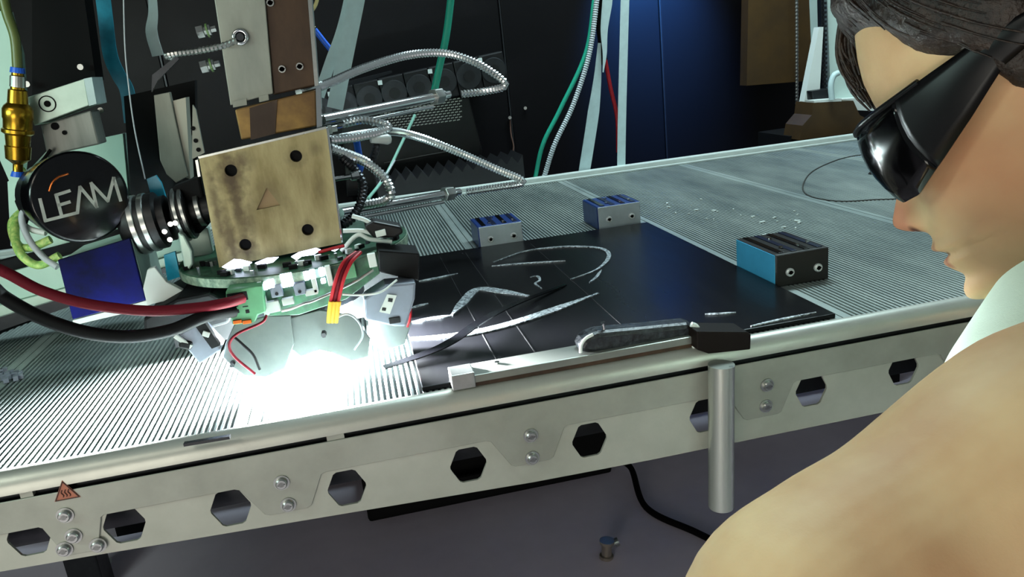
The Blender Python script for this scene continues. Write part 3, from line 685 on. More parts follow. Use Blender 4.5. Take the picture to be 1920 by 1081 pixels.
# chrome sensor tubes with hex nuts
def tubething(label, u0, v0, Y0, u1, v1, Y1, r, nut):
    a = PY(u0, v0, Y0); b = PY(u1, v1, Y1); d = (b - a).normalized(); L = (b - a).length
    t = thing('sensor_tube', label, 'tube', a, 'chrome sensor tubes')
    MB().tube([a, b], r, 18).build('barrel', chrome, t, smooth=50)
    off = Vector((0, -.002, -r * 1.7))
    MB().tube([a + off, b + off - d * .004], r * .45, 10).build('guide_rod', chrome, t, smooth=50)
    MB().tube([b, b + d * nut], [r * 1.75, r * 1.75], 6).build('hex_nut', steel, t, bevel=.001)
    MB().tube([b + d * nut, b + d * (nut + .006), b + d * (nut + .006), b + d * (nut + .02)], [r * 1.2, r * 1.2, r * .8, r * .8], 14).build('ferrule', chrome, t, smooth=40)
    return t
tubething('chrome sensor tube pointing at the upper hose, right of the amber block', 604, 224, .30, 812, 182, .45, .0075, .018)
tubething('chrome sensor tube lying along the back rim of the table', 640, 398, .45, 832, 364, .58, .0075, .02)
# white pear-shaped tip and small nuts
tag(MB().lathe(PY(695, 262, .29), PY(733, 260, .30), [(0, .004), (.4, .0055), (.8, .0075), (.95, .006), (1, .003)], 14).build('silicone_cap', mat('clear_silicone', '#AEB6B2', .2, 0), smooth=60), 'pale rounded end cap under the looped steel hose', 'cap')
tag(MB().lathe(PY(615, 243, .235), PY(632, 240, .235), [(0, .006), (.4, .006), (.45, .004), (1, .004)], 6).build('hose_nut', steel), 'small steel nut at the top right corner of the bronze box', 'nut')
tag(MB().lathe(PY(622, 336, .24), PY(672, 328, .25), [(0, .003), (.7, .003), (.72, .006), (1, .006)], 8).build('steel_pin', chrome), 'thin chrome pin sticking out from the bronze box side', 'pin')
cable('blue_hose', [PY(668, 262, .32), PY(672, 285, .33), PY(676, 310, .33), PY(672, 322, .33)], .005, 'short dark blue hose between the steel hoses', bluec, 'hose')
# thick red and black supply cables in front
cable('power_cable', [PY(-420, 330, .30), PY(-200, 420, .16), PY(-40, 488, .10), PY(15, 512, .10), PY(80, 545, .095), PY(170, 570, .09), PY(280, 582, .085), PY(370, 576, .085), PY(428, 566, .09), PY(455, 558, .104)], .0062, 'thick dark red supply cable plugged into the green terminal', darkred)
cable('power_cable', [PY(-420, 370, .32), PY(-200, 440, .19), PY(-40, 520, .11), PY(10, 558, .105), PY(80, 596, .095), PY(160, 622, .085), PY(240, 630, .08), PY(320, 618, .08), PY(385, 592, .085), PY(440, 582, .104)], .0075, 'thick black supply cable sagging below the dark red one', rubber)
cable('thin_wire', [PY(500, 590, .11), PY(490, 604, .105), PY(445, 625, .10), PY(430, 645, .10), PY(440, 668, .10), PY(478, 700, .10)], .0017, 'thin dark red wire looping over the left lamp reflector', darkred, 'wire')
cable('thin_wire', [PY(440, 632, .10), PY(455, 645, .10), PY(475, 665, .10), PY(487, 692, .10)], .0017, 'thin black wire beside the red one on the left reflector', rubber, 'wire')
cable('thin_wire', [PY(622, 600, .11), PY(650, 588, .105), PY(672, 602, .105), PY(680, 628, .105), PY(664, 655, .105)], .0014, 'pale thin wire looping on the right lamp reflector', greywire, 'wire')
cable('thin_wire', [PY(642, 551, .12), PY(680, 552, .118), PY(715, 546, .118), PY(744, 524, .13)], .0013, 'thin white wire crossing to the black sensor box', white, 'wire')
for i, (du, m_, lab) in enumerate(((-7, redc, 'leftmost red wire of the bundle leaving the circuit board'), (0, darkred, 'middle dark red wire of the bundle leaving the circuit board'), (7, redc, 'rightmost red wire of the bundle leaving the circuit board'))):
    cable('bundle_wire', [PY(672 + du * .6, 472, .125), PY(652 + du, 490, .108), PY(638 + du, 520, .10), PY(628 + du, 560, .10), PY(624 + du, 585, .102)], .0022, lab, m_, 'wire', 'red wire bundle')
    tag(MB().tube([PY(628 + du, 564, .0995), PY(625 + du, 585, .1005), PY(623 + du, 604, .102)], [.0032, .0032, .0026], 10).build('heat_shrink', yel, smooth=60), ('leftmost', 'middle', 'rightmost')[i] + ' yellow sleeve at the end of the red wire bundle', 'sleeve', 'yellow sleeves')
for i, (pts_, lab) in enumerate((([(640, 470), (670, 440), (695, 448), (735, 452)], 'lower pale wire above the circuit board'), ([(643, 432), (680, 432), (705, 440), (712, 444)], 'middle pale wire above the circuit board'), ([(660, 404), (685, 412), (705, 424), (722, 432)], 'upper pale wire running to the black connector plug'))):
    cable('pale_wire', [PY(u, v, .18) for u, v in pts_], .0028, lab, white, 'wire', 'pale wires')
cable('red_wire', [PY(598, 472, .16), PY(620, 466, .155), PY(645, 460, .15)], .002, 'short bright red wire below the bronze box', redc, 'wire')
tag(MB().tube(spline([PY(768, 560, .15), PY(770, 590, .13), PY(764, 612, .13)], 6), .0016, 8).build('red_wire', redc), 'short red wire hanging behind the grey sensor housing', 'wire')
# lime cables and grey tube by the cap
cable('lime_cable', [PY(40, 318, .38), PY(52, 345, .36), PY(75, 352, .34), PY(100, 340, .33)], .0055, 'lime cable below the brass coupling', lime)
cable('lime_cable', [PY(42, 395, .36), PY(24, 415, .34), PY(25, 440, .33), PY(38, 462, .32), PY(62, 462, .31), PY(95, 448, .31)], .0055, 'lime striped cable looping at the left, upper coil', lime)
cable('lime_cable', [PY(38, 400, .35), PY(28, 425, .33), PY(32, 462, .31), PY(48, 485, .30), PY(75, 496, .30), PY(112, 478, .30)], .0055, 'lime striped cable looping at the left, lower coil', lime)
cable('grey_tube', [PY(70, 378, .33), PY(42, 400, .32), PY(50, 440, .31), (PY(78, 478, .30)), PY(108, 500, .29)], .0042, 'grey tube crossing the lime cable loops', greywire, 'tube')
cable('grey_tube', [PY(43, 420, .325), PY(60, 430, .32), PY(86, 436, .315)], .004, 'short pale tube reaching under the black cap', white, 'tube')
cable('black_wire', [PY(45, 332, .37), PY(60, 318, .365), PY(80, 300, .36), PY(95, 280, .36)], .0022, 'thin black wire behind the brass coupling', rubber, 'wire')
cable('cable_tie', [PY(34, 376, .335), PY(40, 390, .325), PY(48, 405, .32), PY(46, 416, .325)], .004, 'black cable tie around the lime cables', blackm, 'cable tie')
cable('black_floor_lead', [PZ(-30, 630, .905), PZ(40, 602, .905), PZ(72, 590, .905), PZ(105, 566, .905)], .005, 'black lead lying on the grooves at the left edge', rubber)
cable('black_floor_lead', [PZ(-30, 592, .905), PZ(30, 582, .905), PZ(60, 575, .905), PZ(100, 562, .905)], .004, 'thinner black lead behind the other on the left grooves', rubber)
# cyan ribbon, thin wire and white strap over the dark left background
tag(MB().strip(spline([PY(186, -60, .6), PY(196, 20, .6), PY(206, 100, .6), PY(222, 140, .6), PY(238, 170, .6), PY(246, 230, .6)], 8), .022, YA, .0015).build('cyan_ribbon', tealrib, smooth=40), 'cyan flat ribbon hanging down beside the column', 'ribbon')
cable('fine_wire', [PY(231, -40, .35), PY(234, 80, .35), PY(240, 150, .35), PY(252, 240, .34), PY(272, 335, .32)], .0009, 'fine pale wire running down to the cyan band', greywire, 'wire')
tag(MB().strip(spline([PY(282, -60, .6), PY(287, 20, .6), PY(284, 60, .6), PY(296, 104, .6)], 8), [.010 + .008 * min(1, i / 16) for i in range(25)], YA, .0015).build('white_strap', whitestrip), 'short white strap end hanging left of the column', 'strap')
pbx = tag(slab('black_bracket', darksteel, None, [(285, 140), (330, 105), (336, 110), (296, 150), (284, 172)], .3, .006), 'thin dark bracket rod left of the column', 'rod')

# ------------------------------------------------------------------ straps and cables hanging at the back
def hang(name, pix, Y, wd, label, m=whitestrip, cat='strap', group='white straps hanging behind the table'):
    return tag(MB().strip(spline([PY(u, v, Y) for u, v in pix], 8), wd, YA, .002).build(name, m, smooth=40), label, cat, group)
hang('white_strap', [(664, -60), (655, 0), (640, 60), (620, 115), (598, 180)], .75, .020, 'white flat strap slanting down left behind the steel hose')
hang('white_strap', [(678, -60), (668, 0), (656, 60), (643, 125), (628, 203)], .74, .030, 'broader white flat strap crossing behind the steel hose')
hang('white_strap', [(1142, -60), (1139, 0), (1133, 55), (1134, 100), (1131, 135)], 1.33, [.028] * 9 + [.028 - .0011 * i for i in range(24)], 'short tapering white strap between green and red cables')
hang('white_strap', [(1124, 80), (1120, 150), (1110, 230), (1095, 325)], 1.34, [.008 + .0018 * min(14, i) for i in range(25)], 'white strap left of the red cable reaching the back rim')
hang('white_strap', [(1175, -60), (1172, 0), (1168, 150), (1166, 240), (1165, 312)], 1.33, .024, 'straight white strap right of the red cable')
cable('teal_cable', [PY(850, -60, .85), PY(845, 0, .85), PY(836, 70, .85), PY(825, 120, .85), PY(814, 172, .85)], .0075, 'teal green cable hanging behind the steel hose arch', teal)
cable('teal_cable', [PY(1124, -60, 1.33), PY(1114, 0, 1.33), PY(1098, 100, 1.33), PY(1050, 205, 1.33), PY(1018, 270, 1.33), PY(1003, 335, 1.34)], .006, 'teal cable curving down to the back rim beside a braided cable', teal)
hose('braided_cable', [PY(1126, -60, 1.32), PY(1119, 0, 1.32), PY(1105, 100, 1.32), PY(1075, 195, 1.32), PY(1040, 270, 1.32), PY(1020, 332, 1.33)], .0062, 'grey braided cable curving beside the teal cable to the back rim', m=greywire, cat='cable', pitch=.006)
cable('red_cable', [PY(1135, 112, 1.35), PY(1145, 165, 1.35), PY(1157, 220, 1.35), PY(1159, 285, 1.35)], .0055, 'red cable hanging between two white straps', redc)
cable('black_sheath', [PY(1128, -60, 1.36), PY(1123, 20, 1.36), PY(1128, 80, 1.36), PY(1133, 120, 1.36)], .010, 'black sheath behind the tapering white strap', rubber)
cable('blue_cable', [PY(590, 55, .8), PY(608, 78, .8), PY(625, 100, .8), PY(636, 130, .8), PY(644, 170, .8)], .0055, 'blue cable passing behind the white straps', bluec)
cable('yellow_wire', [PY(600, -30, .8), PY(592, 8, .8), PY(578, 28, .8), PY(576, 40, .8), PY(590, 52, .8)], .0035, 'pale yellow wire end at the top right of the column', mat('pale_yellow', '#D9C98A', .4), 'wire')
cable('clear_tube', [PY(778, 215, .7), PY(752, 270, .66), PY(722, 330, .6), PY(690, 372, .5)], .0028, 'thin pale green tube slanting behind the hoses', mat('pale_green_tube', '#8FC4B2', .3), 'tube')
cable('fine_black_tube', [PY(740, 300, .62), PY(728, 320, .6), PY(705, 352, .56), PY(684, 384, .5)], .0018, 'finest grey tube parallel to the pale green tube', greywire, 'tube')

# ------------------------------------------------------------------ machinery behind the table
dc = thing('drag_chain', 'black cable drag chain with round links behind the hoses', 'drag chain', PY(760, 200, 1.5))
for k in range(8):
    u = 600 + k * 46; v = 205 - k * 10.5; c = PY(u, v, 1.5)
    s = .042
    dx = (PY(u + 46, v - 10.5, 1.5) - c) / 2
    lk = MB().obox(c, dx * .98, YA * .03, Vector((-dx.z, 0, dx.x)).normalized() * .047).build('link', black, dc, bevel=.004)
    mb = MB(); mb.cyl(c + Vector((0, -.03, 0)), c + Vector((0, -.036, 0)), .036, 24); mb.build('round_boss', darksteel, lk, bevel=.002)
    MB().cyl(c + Vector((0, -.036, 0)), c + Vector((0, -.040, 0)), .016, 18).build('pin', black, lk)
    if k % 2 == 0: 
        e = c + dx + Vector((-.0, -.032, .036)); MB().box(e - Vector((.006, .003, .006)), e + Vector((.006, .003, .006))).build('white_stud', white, lk)
MB().obox(PY(760, 168, 1.5) + Vector((0, .25, 0)), XA * .3, YA * .249, ZA * .005).build('wall_tray', blackm, dc)
cs = thing('black_equipment_case', 'black equipment case with slotted vent grille behind the table', 'case', PY(780, 300, 1.55))
slab('case_body', black, cs, [(640, 215), (880, 180), (905, 280), (900, 330), (650, 370)], 1.6, .3, bevel=.004)
a = PY(660, 360, 1.65); b = PY(895, 320, 1.65); MB().box((a.x, 1.62, 0), (b.x, 1.88, a.z + .05)).build('pedestal', blackm, cs)
gr = slab('vent_grille', black, cs, [(690, 204), (868, 184), (872, 222), (700, 246)], 1.592, .008)
mb = MB()
for i in range(9):
    for j in range(22):
        u = 700 + j * 7.6 + (i % 2) * 3.8; v = 206 + i * 5.0 - (u - 690) * .13
        if u > 866: continue
        c = PY(u, v, 1.5905); mb.obox(c, Vector((.0042, 0, .0006)), YA * .0012, ZA * .0013)
o = mb.build('vent_slat', steel, gr); o['kind'] = 'stuff'
slab('upper_shelf', darksteel, cs, [(600, 180), (640, 155), (735, 132), (735, 136), (650, 165), (600, 190)], 1.6, .1)
MB().tube([PY(720, 305, 1.59), PY(845, 282, 1.59)], .002, 6).build('edge_line', steel, cs)
be = thing('bellows_cover', 'black pleated bellows cover just behind the back rim', 'bellows', PY(820, 370, 1.36))
npl = 13; vs = []; fs = []
a0 = PY(712, 385, 1.34); b0 = PY(985, 340, 1.34)
for k in range(npl * 2 + 1):
    t = k / (npl * 2); b_ = a0.lerp(b0, t); pe = .02 if k % 2 else 0; hz = .075
    vs += [b_ + Vector((0, 0, -.03)), b_ + Vector((0, 0, hz - pe)), b_ + Vector((0, .16, hz - pe)), b_ + Vector((0, .16, -.03))]
    if k % 2:
        for i in (1, 2): pass
for k in range(npl * 2):
    i = k * 4
    for t in range(3): fs.append((i + t, i + t + 1, i + 5 + t, i + 4 + t))
MB().add(vs, fs).build('pleats', mat('bellows_rubber', '#17171A', .5), be)
MB().box((a0.x - .02, 1.33, a0.z - .08), (b0.x + .02, 1.52, a0.z - .03)).build('tray', blackm, be)
for (u, v) in ((983, 202), (956, 220), (1000, 235)):
    pass
ws = thing('wall_scratch_clip', 'small bright wire hook on the black cabinet behind the hoses', 'hook', PY(958, 290, 1.98))
MB().tube(spline([PY(956, 220, 1.985), PY(958, 250, 1.985), PY(963, 275, 1.985), PY(958, 292, 1.985)], 6), .0025, 6).build('wire', mat('worn_copper', '#8A6A5E', .4, .4), ws)
MB().cyl(PY(956, 220, 1.99), PY(956, 220, 1.97), .006, 10).build('screw_head', steel, ws)
tag(MB().cyl(PY(985, 202, 1.996), PY(985, 202, 1.98), .006, 10).build('wall_screw', steel), 'lone screw head on the black cabinet right of the hose arch', 'screw')
# right-hand machine post by the man
rp = thing('machine_post', 'pale machine post with toothed rack behind the man', 'post', PY(1560, 240, 1.6))
slab('pale_column', mat('pale_column', '#C5DAD2', .5, 0, .05, 4), rp, [(1548, -80), (1700, -80), (1700, 190), (1558, 190)], 1.55, .1)
slab('slanted_strip', white, rp, [(1536, 50), (1544, 50), (1536, 190), (1520, 205), (1505, 205)], 1.53, .03)
slab('rack_strip', darksteel, rp, [(1537, -80), (1543, -80), (1549, 165), (1543, 165)], 1.54, .02)
mb = MB()
for k in range(22):
    c = PY(1545 + k * .1, -20 + k * 8.6, 1.538); mb.obox(c, XA * .006, YA * .004, ZA * .0035)
mb.build('rack_teeth', darksteel, rp)
slab('carriage', brownpost, rp, [(1525, 192), (1600, 188), (1612, 215), (1660, 240), (1500, 262), (1505, 235), (1522, 215)], 1.45, .1)
slab('carriage_top', darksteel, rp, [(1522, 170), (1558, 165), (1560, 186), (1524, 188)], 1.5, .06, bevel=.003)
slab('white_sill', white, rp, [(1526, 188), (1578, 184), (1578, 190), (1527, 194)], 1.45, .05)
MB().tube(spline([PY(1560, 186, 1.44), PY(1558, 160, 1.44), PY(1563, 142, 1.44), PY(1572, 136, 1.44)], 6), .009, 10).build('pale_blue_tube', whitestrip, rp, smooth=60)
slab('right_base', white, rp, [(1580, 185), (1660, 180), (1660, 208), (1580, 205)], 1.5, .05)
slab('dark_base', blackm, rp, [(1480, 255), (1680, 225), (1680, 300), (1480, 300)], 1.5, .2)
tag(slab('brown_cabinet_door', brownpost, None, [(1405, -80), (1532, -80), (1528, 150), (1400, 160)], 1.85, .05), 'dark brown cabinet door left of the pale machine post', 'door')
hose('bead_chain', [PY(1493, -60, 1.80), PY(1494, 60, 1.80), PY(1494, 200, 1.80)], .005, 'fine bead chain hanging in front of the brown cabinet door', m=steel, cat='chain', pitch=.012)
# added blue lamp, out of view, for the blue wash on the wall
bl = thing('added_blue_lamp', 'added unseen blue lamp on the black cabinet above the white straps', 'lamp', PY(1215, -150, 1.97))
c = PY(1215, -160, 1.99)
MB().lathe(c, c + Vector((0, -.05, 0)), [(0, .04), (.2, .04), (.3, .03), (.9, .028), (1, .018)], 20).build('dome', mat('blue_lamp', (.05, .25, 1, 1), .4, emit=3), bl, smooth=50)
spot('added_blue_glow', c + Vector((0, -.30, .10)), PY(1225, 20, 2.0), 380, 58, 1.0, .05).data.color = (.06, .30, 1)  # added blue spot that washes the wall
# pencil ring drawn on the table at the right, and smudge
ps = [PZ(u, v, TZ + .0004) for u, v in ((1652, 287), (1600, 292), (1560, 303), (1522, 322), (1506, 345), (1510, 362), (1535, 372), (1580, 377), (1640, 374), (1700, 370), (1760, 350), (1770, 320), (1720, 292))]
ps.append(ps[0])
tag(MB().tube(spline(ps, 8), .0018, 6).build('dark_pencil_ring', mat('dark_line', '#2B2A26', .6), smooth=60), 'thin dark pencil ring drawn on the table behind the man', 'ring')
tag(MB().strip(spline([PZ(1630, 326, TZ + .0004), PZ(1660, 320, TZ + .0004), PZ(1700, 318, TZ + .0004)], 6), [.05 * math.sin(math.pi * (i + .6) / 13.5) for i in range(13)], ZA, .001).build('dark_smudge', blackm), 'small dark cloth inside the pencil ring', 'mark')

# loose bits on the table
rr0 = random.Random(5); mb = MB()
for k in range(26):
    u = 1250 + rr0.random() * 260; v = 385 + (u - 1250) * .13 + rr0.gauss(0, 12); c = PZ(u, v, TZ + .0012); a = rr0.random() * 3.1; d = Vector((math.cos(a), math.sin(a), 0))
    L = .0015 + .004 * rr0.random() ** 2
    mb.obox(c, d * L, Vector((-d.y, d.x, 0)) * L * .5, ZA * .0011)
tag(mb.build('metal_shavings', palerail), 'pale metal shavings scattered behind the right clamp block', 'shavings', kind='stuff')
mb = MB()
for k in range(16):
    c = PZ(rr0.gauss(18, 10), rr0.gauss(700, 5), TZ + .004); mb.obox(c, Vector((.003, rr0.random() * .002, 0)), Vector((-.001, .003, 0)), Vector((0, rr0.random() * .002, .003)))
tag(mb.build('swarf_clump', [gbox]), 'small clump of swarf on the grooves at the left edge', 'debris', kind='stuff')
#PERSON
# ================================================================== the man at the right
HO = PD(1802.6, 332.8, .5323)                 # head frame: forward, towards his left, up
HF = Vector((-.58455, .66407, -.46616)); HS = Vector((-.78554, -.60699, .12035)); HU = Vector((-.20303, .43654, .87648))
def H(f, y, u): return HO + HF * f + HS * y + HU * u
def lerp1(tab, x):
    if x <= tab[0][0]: return tab[0][1]
    for (a, va), (b, vb) in zip(tab, tab[1:]):
        if x <= b:
            t = (x - a) / (b - a); return va + (vb - va) * t
    return tab[-1][1]
def smooth1(tab, x, h=.004): return sum(lerp1(tab, x + d * h) for d in (-1, -.5, 0, .5, 1)) / 5
FF = sorted([(.178, -.07), (.172, -.04), (.160, -.016), (.145, .000), (.12, .016), (.10, .0225), (.085, .0255), (.065, .0255), (.055, .021), (.045, .0165), (.03, .0175), (.015, .020), (0, .0235), (-.012, .027), (-.024, .0305), (-.031, .0305), (-.037, .0355), (-.0400, .0340), (-.0422, .0255), (-.0445, .0290), (-.048, .0325), (-.053, .0290), (-.0605, .0220), (-.0695, .0285), (-.0758, .0290), (-.0796, .024), (-.083, .008)])
FB = sorted([(.178, -.07), (.172, -.10), (.16, -.135), (.12, -.166), (.08, -.171), (.04, -.165), (0, -.145), (-.03, -.12), (-.05, -.10), (-.07, -.06), (-.083, -.02)])
WW = sorted([(.178, .002), (.172, .026), (.16, .046), (.14, .064), (.12, .072), (.10, .075), (.07, .074), (.045, .0695), (.02, .0685), (0, .066), (-.02, .062), (-.04, .056), (-.06, .046), (-.07, .038), (-.078, .027), (-.083, .006)])
NP = sorted([(.055, 0), (.045, .0015), (.03, .009), (.015, .016), (.0, .0225), (-.008, .0255), (-.013, .0250), (-.019, .0165), (-.024, .003), (-.028, 0)])
NW = sorted([(.05, .0085), (.03, .0085), (.01, .0105), (-.005, .0135), (-.014, .0165), (-.022, .016)])
def headpt(u, t):
    ff = smooth1(FF, u, .0012); fb = smooth1(FB, u); ww = smooth1(WW, u)
    fm = -.062 if u > -.02 else -.062 + (-.02 - u) * .45
    c, s = math.cos(t), math.sin(t)
    f = fm + (ff - fm) * c if c > 0 else fm + (fm - fb) * c
    y = ww * math.copysign(abs(s) ** .86, s)
    if c > 0:
        g = math.exp(-((u - .043) / .014) ** 2) * math.exp(-((abs(y) - .030) / .014) ** 2); f -= .006 * g            # eye sockets
        p = smooth1(NP, u, .0015); wn = smooth1(NW, u); f += p * math.exp(-(y / wn) ** 2 * 1.15)                      # nose
        f += .004 * math.exp(-((u + .014) / .007) ** 2) * math.exp(-((abs(y) - .0155) / .0055) ** 2)                    # nostril wings
        f -= .0075 * math.exp(-((u + .0420) / .0028) ** 2) * max(0, 1 - (y / .026) ** 2)                                 # mouth line
        f += .004 * math.exp(-((u - .01) / .02) ** 2) * math.exp(-((abs(y) - .045) / .016) ** 2)                         # cheekbones
    return f, y, u
NU, NT = 150, 132
def tt(j): s = 2 * math.pi * j / NT; return s - .72 * math.sin(s)
us = [-.083 + (.178 + .083) * i / (NU - 1) for i in range(NU)]
HG = [[headpt(u, tt(j)) for j in range(NT)] for u in us]
sk = MB()
vs = [H(*p) for row in HG for p in row]; fs = []
for i in range(NU - 1):
    for j in range(NT): fs.append((i*NT + j, i*NT + (j+1) % NT, (i+1)*NT + (j+1) % NT, (i+1)*NT + j))
fs += [tuple(range(NT)), tuple((NU-1)*NT + j for j in range(NT))]
sk.add(vs, fs)
def limb(mb, pts, n=20, dens=8):
    P3 = spline([p for p, r in pts], dens); R1 = spline([Vector((r, 0, 0)) for p, r in pts], dens)
    rs = [v.x for v in R1]
    # round ends
    d0 = (P3[0] - P3[1]).normalized(); d1 = (P3[-1] - P3[-2]).normalized()
    pre = [(P3[0] + d0 * rs[0] * math.sin(a), rs[0] * math.cos(a)) for a in (1.5, 1.2, .8, .4)]
    post = [(P3[-1] + d1 * rs[-1] * math.sin(a), rs[-1] * math.cos(a)) for a in (.4, .8, 1.2, 1.5)]
    allp = pre + list(zip(P3, rs)) + post
    mb.tube([p for p, r in allp], [r for p, r in allp], n)
# ears
for sgn in (1, -1):
    c = Vector((-.092, sgn * .0765, .030))
    lp = []
    for k in range(15):
        a = math.radians(250 - k * 22); lp.append((H(c.x + .018 * math.cos(a) * 1.0 - .004 * math.sin(a), c.y + sgn * (.006 + .004 * math.cos(a - 2.6)), c.z + .032 * math.sin(a)), .0048 if k < 12 else .0062))
    limb(sk, lp, 10, 3)
    limb(sk, [(H(-.084, sgn * .071, .005), .007), (H(-.094, sgn * .074, .03), .012), (H(-.098, sgn * .075, .045), .009)], 12, 4)
# neck
NB = H(-.155, 0, -.125)
limb(sk, [(H(-.085, 0, .0), .052), (H(-.11, 0, -.06), .054), (NB, .060)], 28)
# near arm: shoulder cap, upper arm, elbow, forearm
SH = PD(1985, 855, .372)
limb(sk, [(PD(2110, 800, .40), .060), (SH, .0625), (PD(1740, 1018, .358), .0545), (PD(1590, 1100, .345), .0505), (PD(1488, 1188, .335), .0490), (PD(1500, 1330, .34), .0440), (PD(1560, 1560, .37), .036), (PD(1620, 1760, .40), .029)], 36)
# near hand: palm and five fingers, relaxed
W0 = PD(1620, 1760, .40); W1 = PD(1650, 1860, .42); hd = (W1 - W0).normalized(); hs = hd.cross(HS).normalized(); hn = hd.cross(hs).normalized()
def hand(mb, w0, hd, hs, hn):
    for k in range(4):
        b = w0 + hd * .02 + hs * (.028 - .019 * k); limb(mb, [(w0 + hs * (.012 - .008 * k), .016), (b, .013), (b + hd * .065, .0115)], 12, 4)
        L = (.066, .074, .070, .055)[k]; e = b + hd * .065
        limb(mb, [(e - hd * .01, .0098), (e + hd * L * .45 + hn * .006, .0090), (e + hd * L * .75 + hn * .018, .0082), (e + hd * L * .92 + hn * .034, .0072)], 10, 4)
    limb(mb, [(w0 + hd * .012 + hs * .022, .014), (w0 + hd * .04 + hs * .046 + hn * .01, .012), (w0 + hd * .068 + hs * .058 + hn * .02, .0102), (w0 + hd * .088 + hs * .060 + hn * .028, .0085)], 12, 4)
hand(sk, W0, hd, hs, hn)
# far arm resting towards the table edge, hidden behind the head
S2 = HO + Vector((.42, .14, -.10)); E2 = S2 + Vector((-.02, .04, -.20))
ha = E2 + Vector((-.08, .10, .02))
limb(sk, [(S2, .06), (S2 + (E2 - S2) * .5, .052), (E2, .045)], 24)
limb(sk, [(NB, .05), (PD(2200, 620, .44), .05), (PD(2110, 800, .40), .055)], 24)
limb(sk, [(NB, .05), (S2, .055)], 24)
# ---- skin material
skin = bpy.data.materials.new('skin'); skin.use_nodes = True; nt = skin.node_tree; b = nt.nodes['Principled BSDF']
b.inputs['Specular IOR Level'].default_value = .25; b.inputs['Roughness'].default_value = .6; b.inputs['Subsurface Weight'].default_value = .12; b.inputs['Subsurface Radius'].default_value = (.010, .004, .002); b.inputs['Subsurface Scale'].default_value = .6
geo = nt.nodes.new('ShaderNodeNewGeometry')
nz = nt.nodes.new('ShaderNodeTexNoise'); nz.inputs['Scale'].default_value = 14; nz.inputs['Detail'].default_value = 5; nt.links.new(geo.outputs['Position'], nz.inputs['Vector'])
rp_ = nt.nodes.new('ShaderNodeValToRGB'); rp_.color_ramp.elements[0].position = .35; rp_.color_ramp.elements[1].position = .65
rp_.color_ramp.elements[0].color = srgb('#C9A177'); rp_.color_ramp.elements[1].color = srgb('#E0C294'); nt.links.new(nz.outputs['Fac'], rp_.inputs[0])
last = rp_.outputs[0]
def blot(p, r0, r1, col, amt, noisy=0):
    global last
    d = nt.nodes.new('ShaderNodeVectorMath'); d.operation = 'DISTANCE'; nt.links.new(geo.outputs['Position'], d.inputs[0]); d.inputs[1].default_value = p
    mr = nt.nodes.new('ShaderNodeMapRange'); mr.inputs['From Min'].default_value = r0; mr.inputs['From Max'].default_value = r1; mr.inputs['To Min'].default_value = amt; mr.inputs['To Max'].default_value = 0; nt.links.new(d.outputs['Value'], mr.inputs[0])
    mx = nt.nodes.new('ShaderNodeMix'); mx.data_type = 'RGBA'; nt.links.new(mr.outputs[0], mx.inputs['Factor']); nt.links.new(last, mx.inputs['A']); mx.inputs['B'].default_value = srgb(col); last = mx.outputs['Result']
blot(H(.045, 0, -.012), .012, .030, '#C2765C', .75)            # nose
blot(H(-.005, .06, .005), .012, .045, '#B9785A', .55)           # cheek
[blot(H(.037, y_, -.0195), .002, .0055, '#4A1E16', .85) for y_ in (.007, .011)]; blot(H(-.092, .08, .03), .02, .045, '#C0785C', .6)              # painted nostril shade, then ear
for yy in (.0, .007, .014, .020): blot(H(.032 - yy * .35, yy, -.0372), .0034, .0068, '#96443C', .9); blot(H(.029 - yy * .35, yy, -.0482), .0036, .0068, '#A85548', .85)
blot(H(-.012, .05, -.05), .02, .055, '#7E5C46', .65); blot(H(-.05, .07, -.01), .02, .06, '#A06A4C', .6); blot(H(.034, .004, -.0420), .001, .0035, '#3A1512', .9); [blot(H(.0275 - y_ * .35, y_, -.0420), .0022, .0046, '#3A1512', .95) for y_ in (.004, .009, .014, .019, .024)]             # stubble and painted shade down the jaw, dark mouth line
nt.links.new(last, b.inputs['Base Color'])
nb_ = nt.nodes.new('ShaderNodeTexNoise'); nb_.inputs['Scale'].default_value = 700; nt.links.new(geo.outputs['Position'], nb_.inputs['Vector'])
bp_ = nt.nodes.new('ShaderNodeBump'); bp_.inputs['Strength'].default_value = .08; bp_.inputs['Distance'].default_value = .001; nt.links.new(nb_.outputs['Fac'], bp_.inputs['Height']); nt.links.new(bp_.outputs[0], b.inputs['Normal'])
# ---- assemble the person
HIP = Vector((1.02, -.78, .93))
man = thing('person', 'man with dark hair in pale mint shirt and black wraparound glasses leaning over the table', 'person', (HIP.x, HIP.y, 0))
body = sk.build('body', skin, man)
rm = body.modifiers.new('remesh', 'REMESH'); rm.mode = 'VOXEL'; rm.voxel_size = .0018; rm.use_smooth_shade = True
sm = body.modifiers.new('smooth', 'SMOOTH'); sm.factor = .5; sm.iterations = 2
# shirt
shirtm = mat('mint_shirt', '#CFE6D2', .8, 0, .06, 25, bump=.15, bscale=900)
sh = MB(); P1 = PD(1985, 786, .452); P2 = PD(2190, 500, .50); CH = P2.lerp(HIP, .35) + Vector((.02, .02, -.04)); WA = P2.lerp(HIP, .72)
limb(sh, [(P1, .066), (PD(2085, 640, .475), .070), (P2, .075)], 28)
limb(sh, [(P1, .060), (CH, .12), (WA, .135), (HIP, .15)], 32)
limb(sh, [(P2, .072), (CH, .13)], 28)
limb(sh, [(P2, .07), (S2, .078), (S2 + (E2 - S2) * .3, .066)], 24)
limb(sh, [(S2, .07), (CH, .13)], 24)
so = sh.build('shirt', shirtm, man)
rm = so.modifiers.new('remesh', 'REMESH'); rm.mode = 'VOXEL'; rm.voxel_size = .006; rm.use_smooth_shade = True
sm = so.modifiers.new('smooth', 'SMOOTH'); sm.factor = .5; sm.iterations = 8
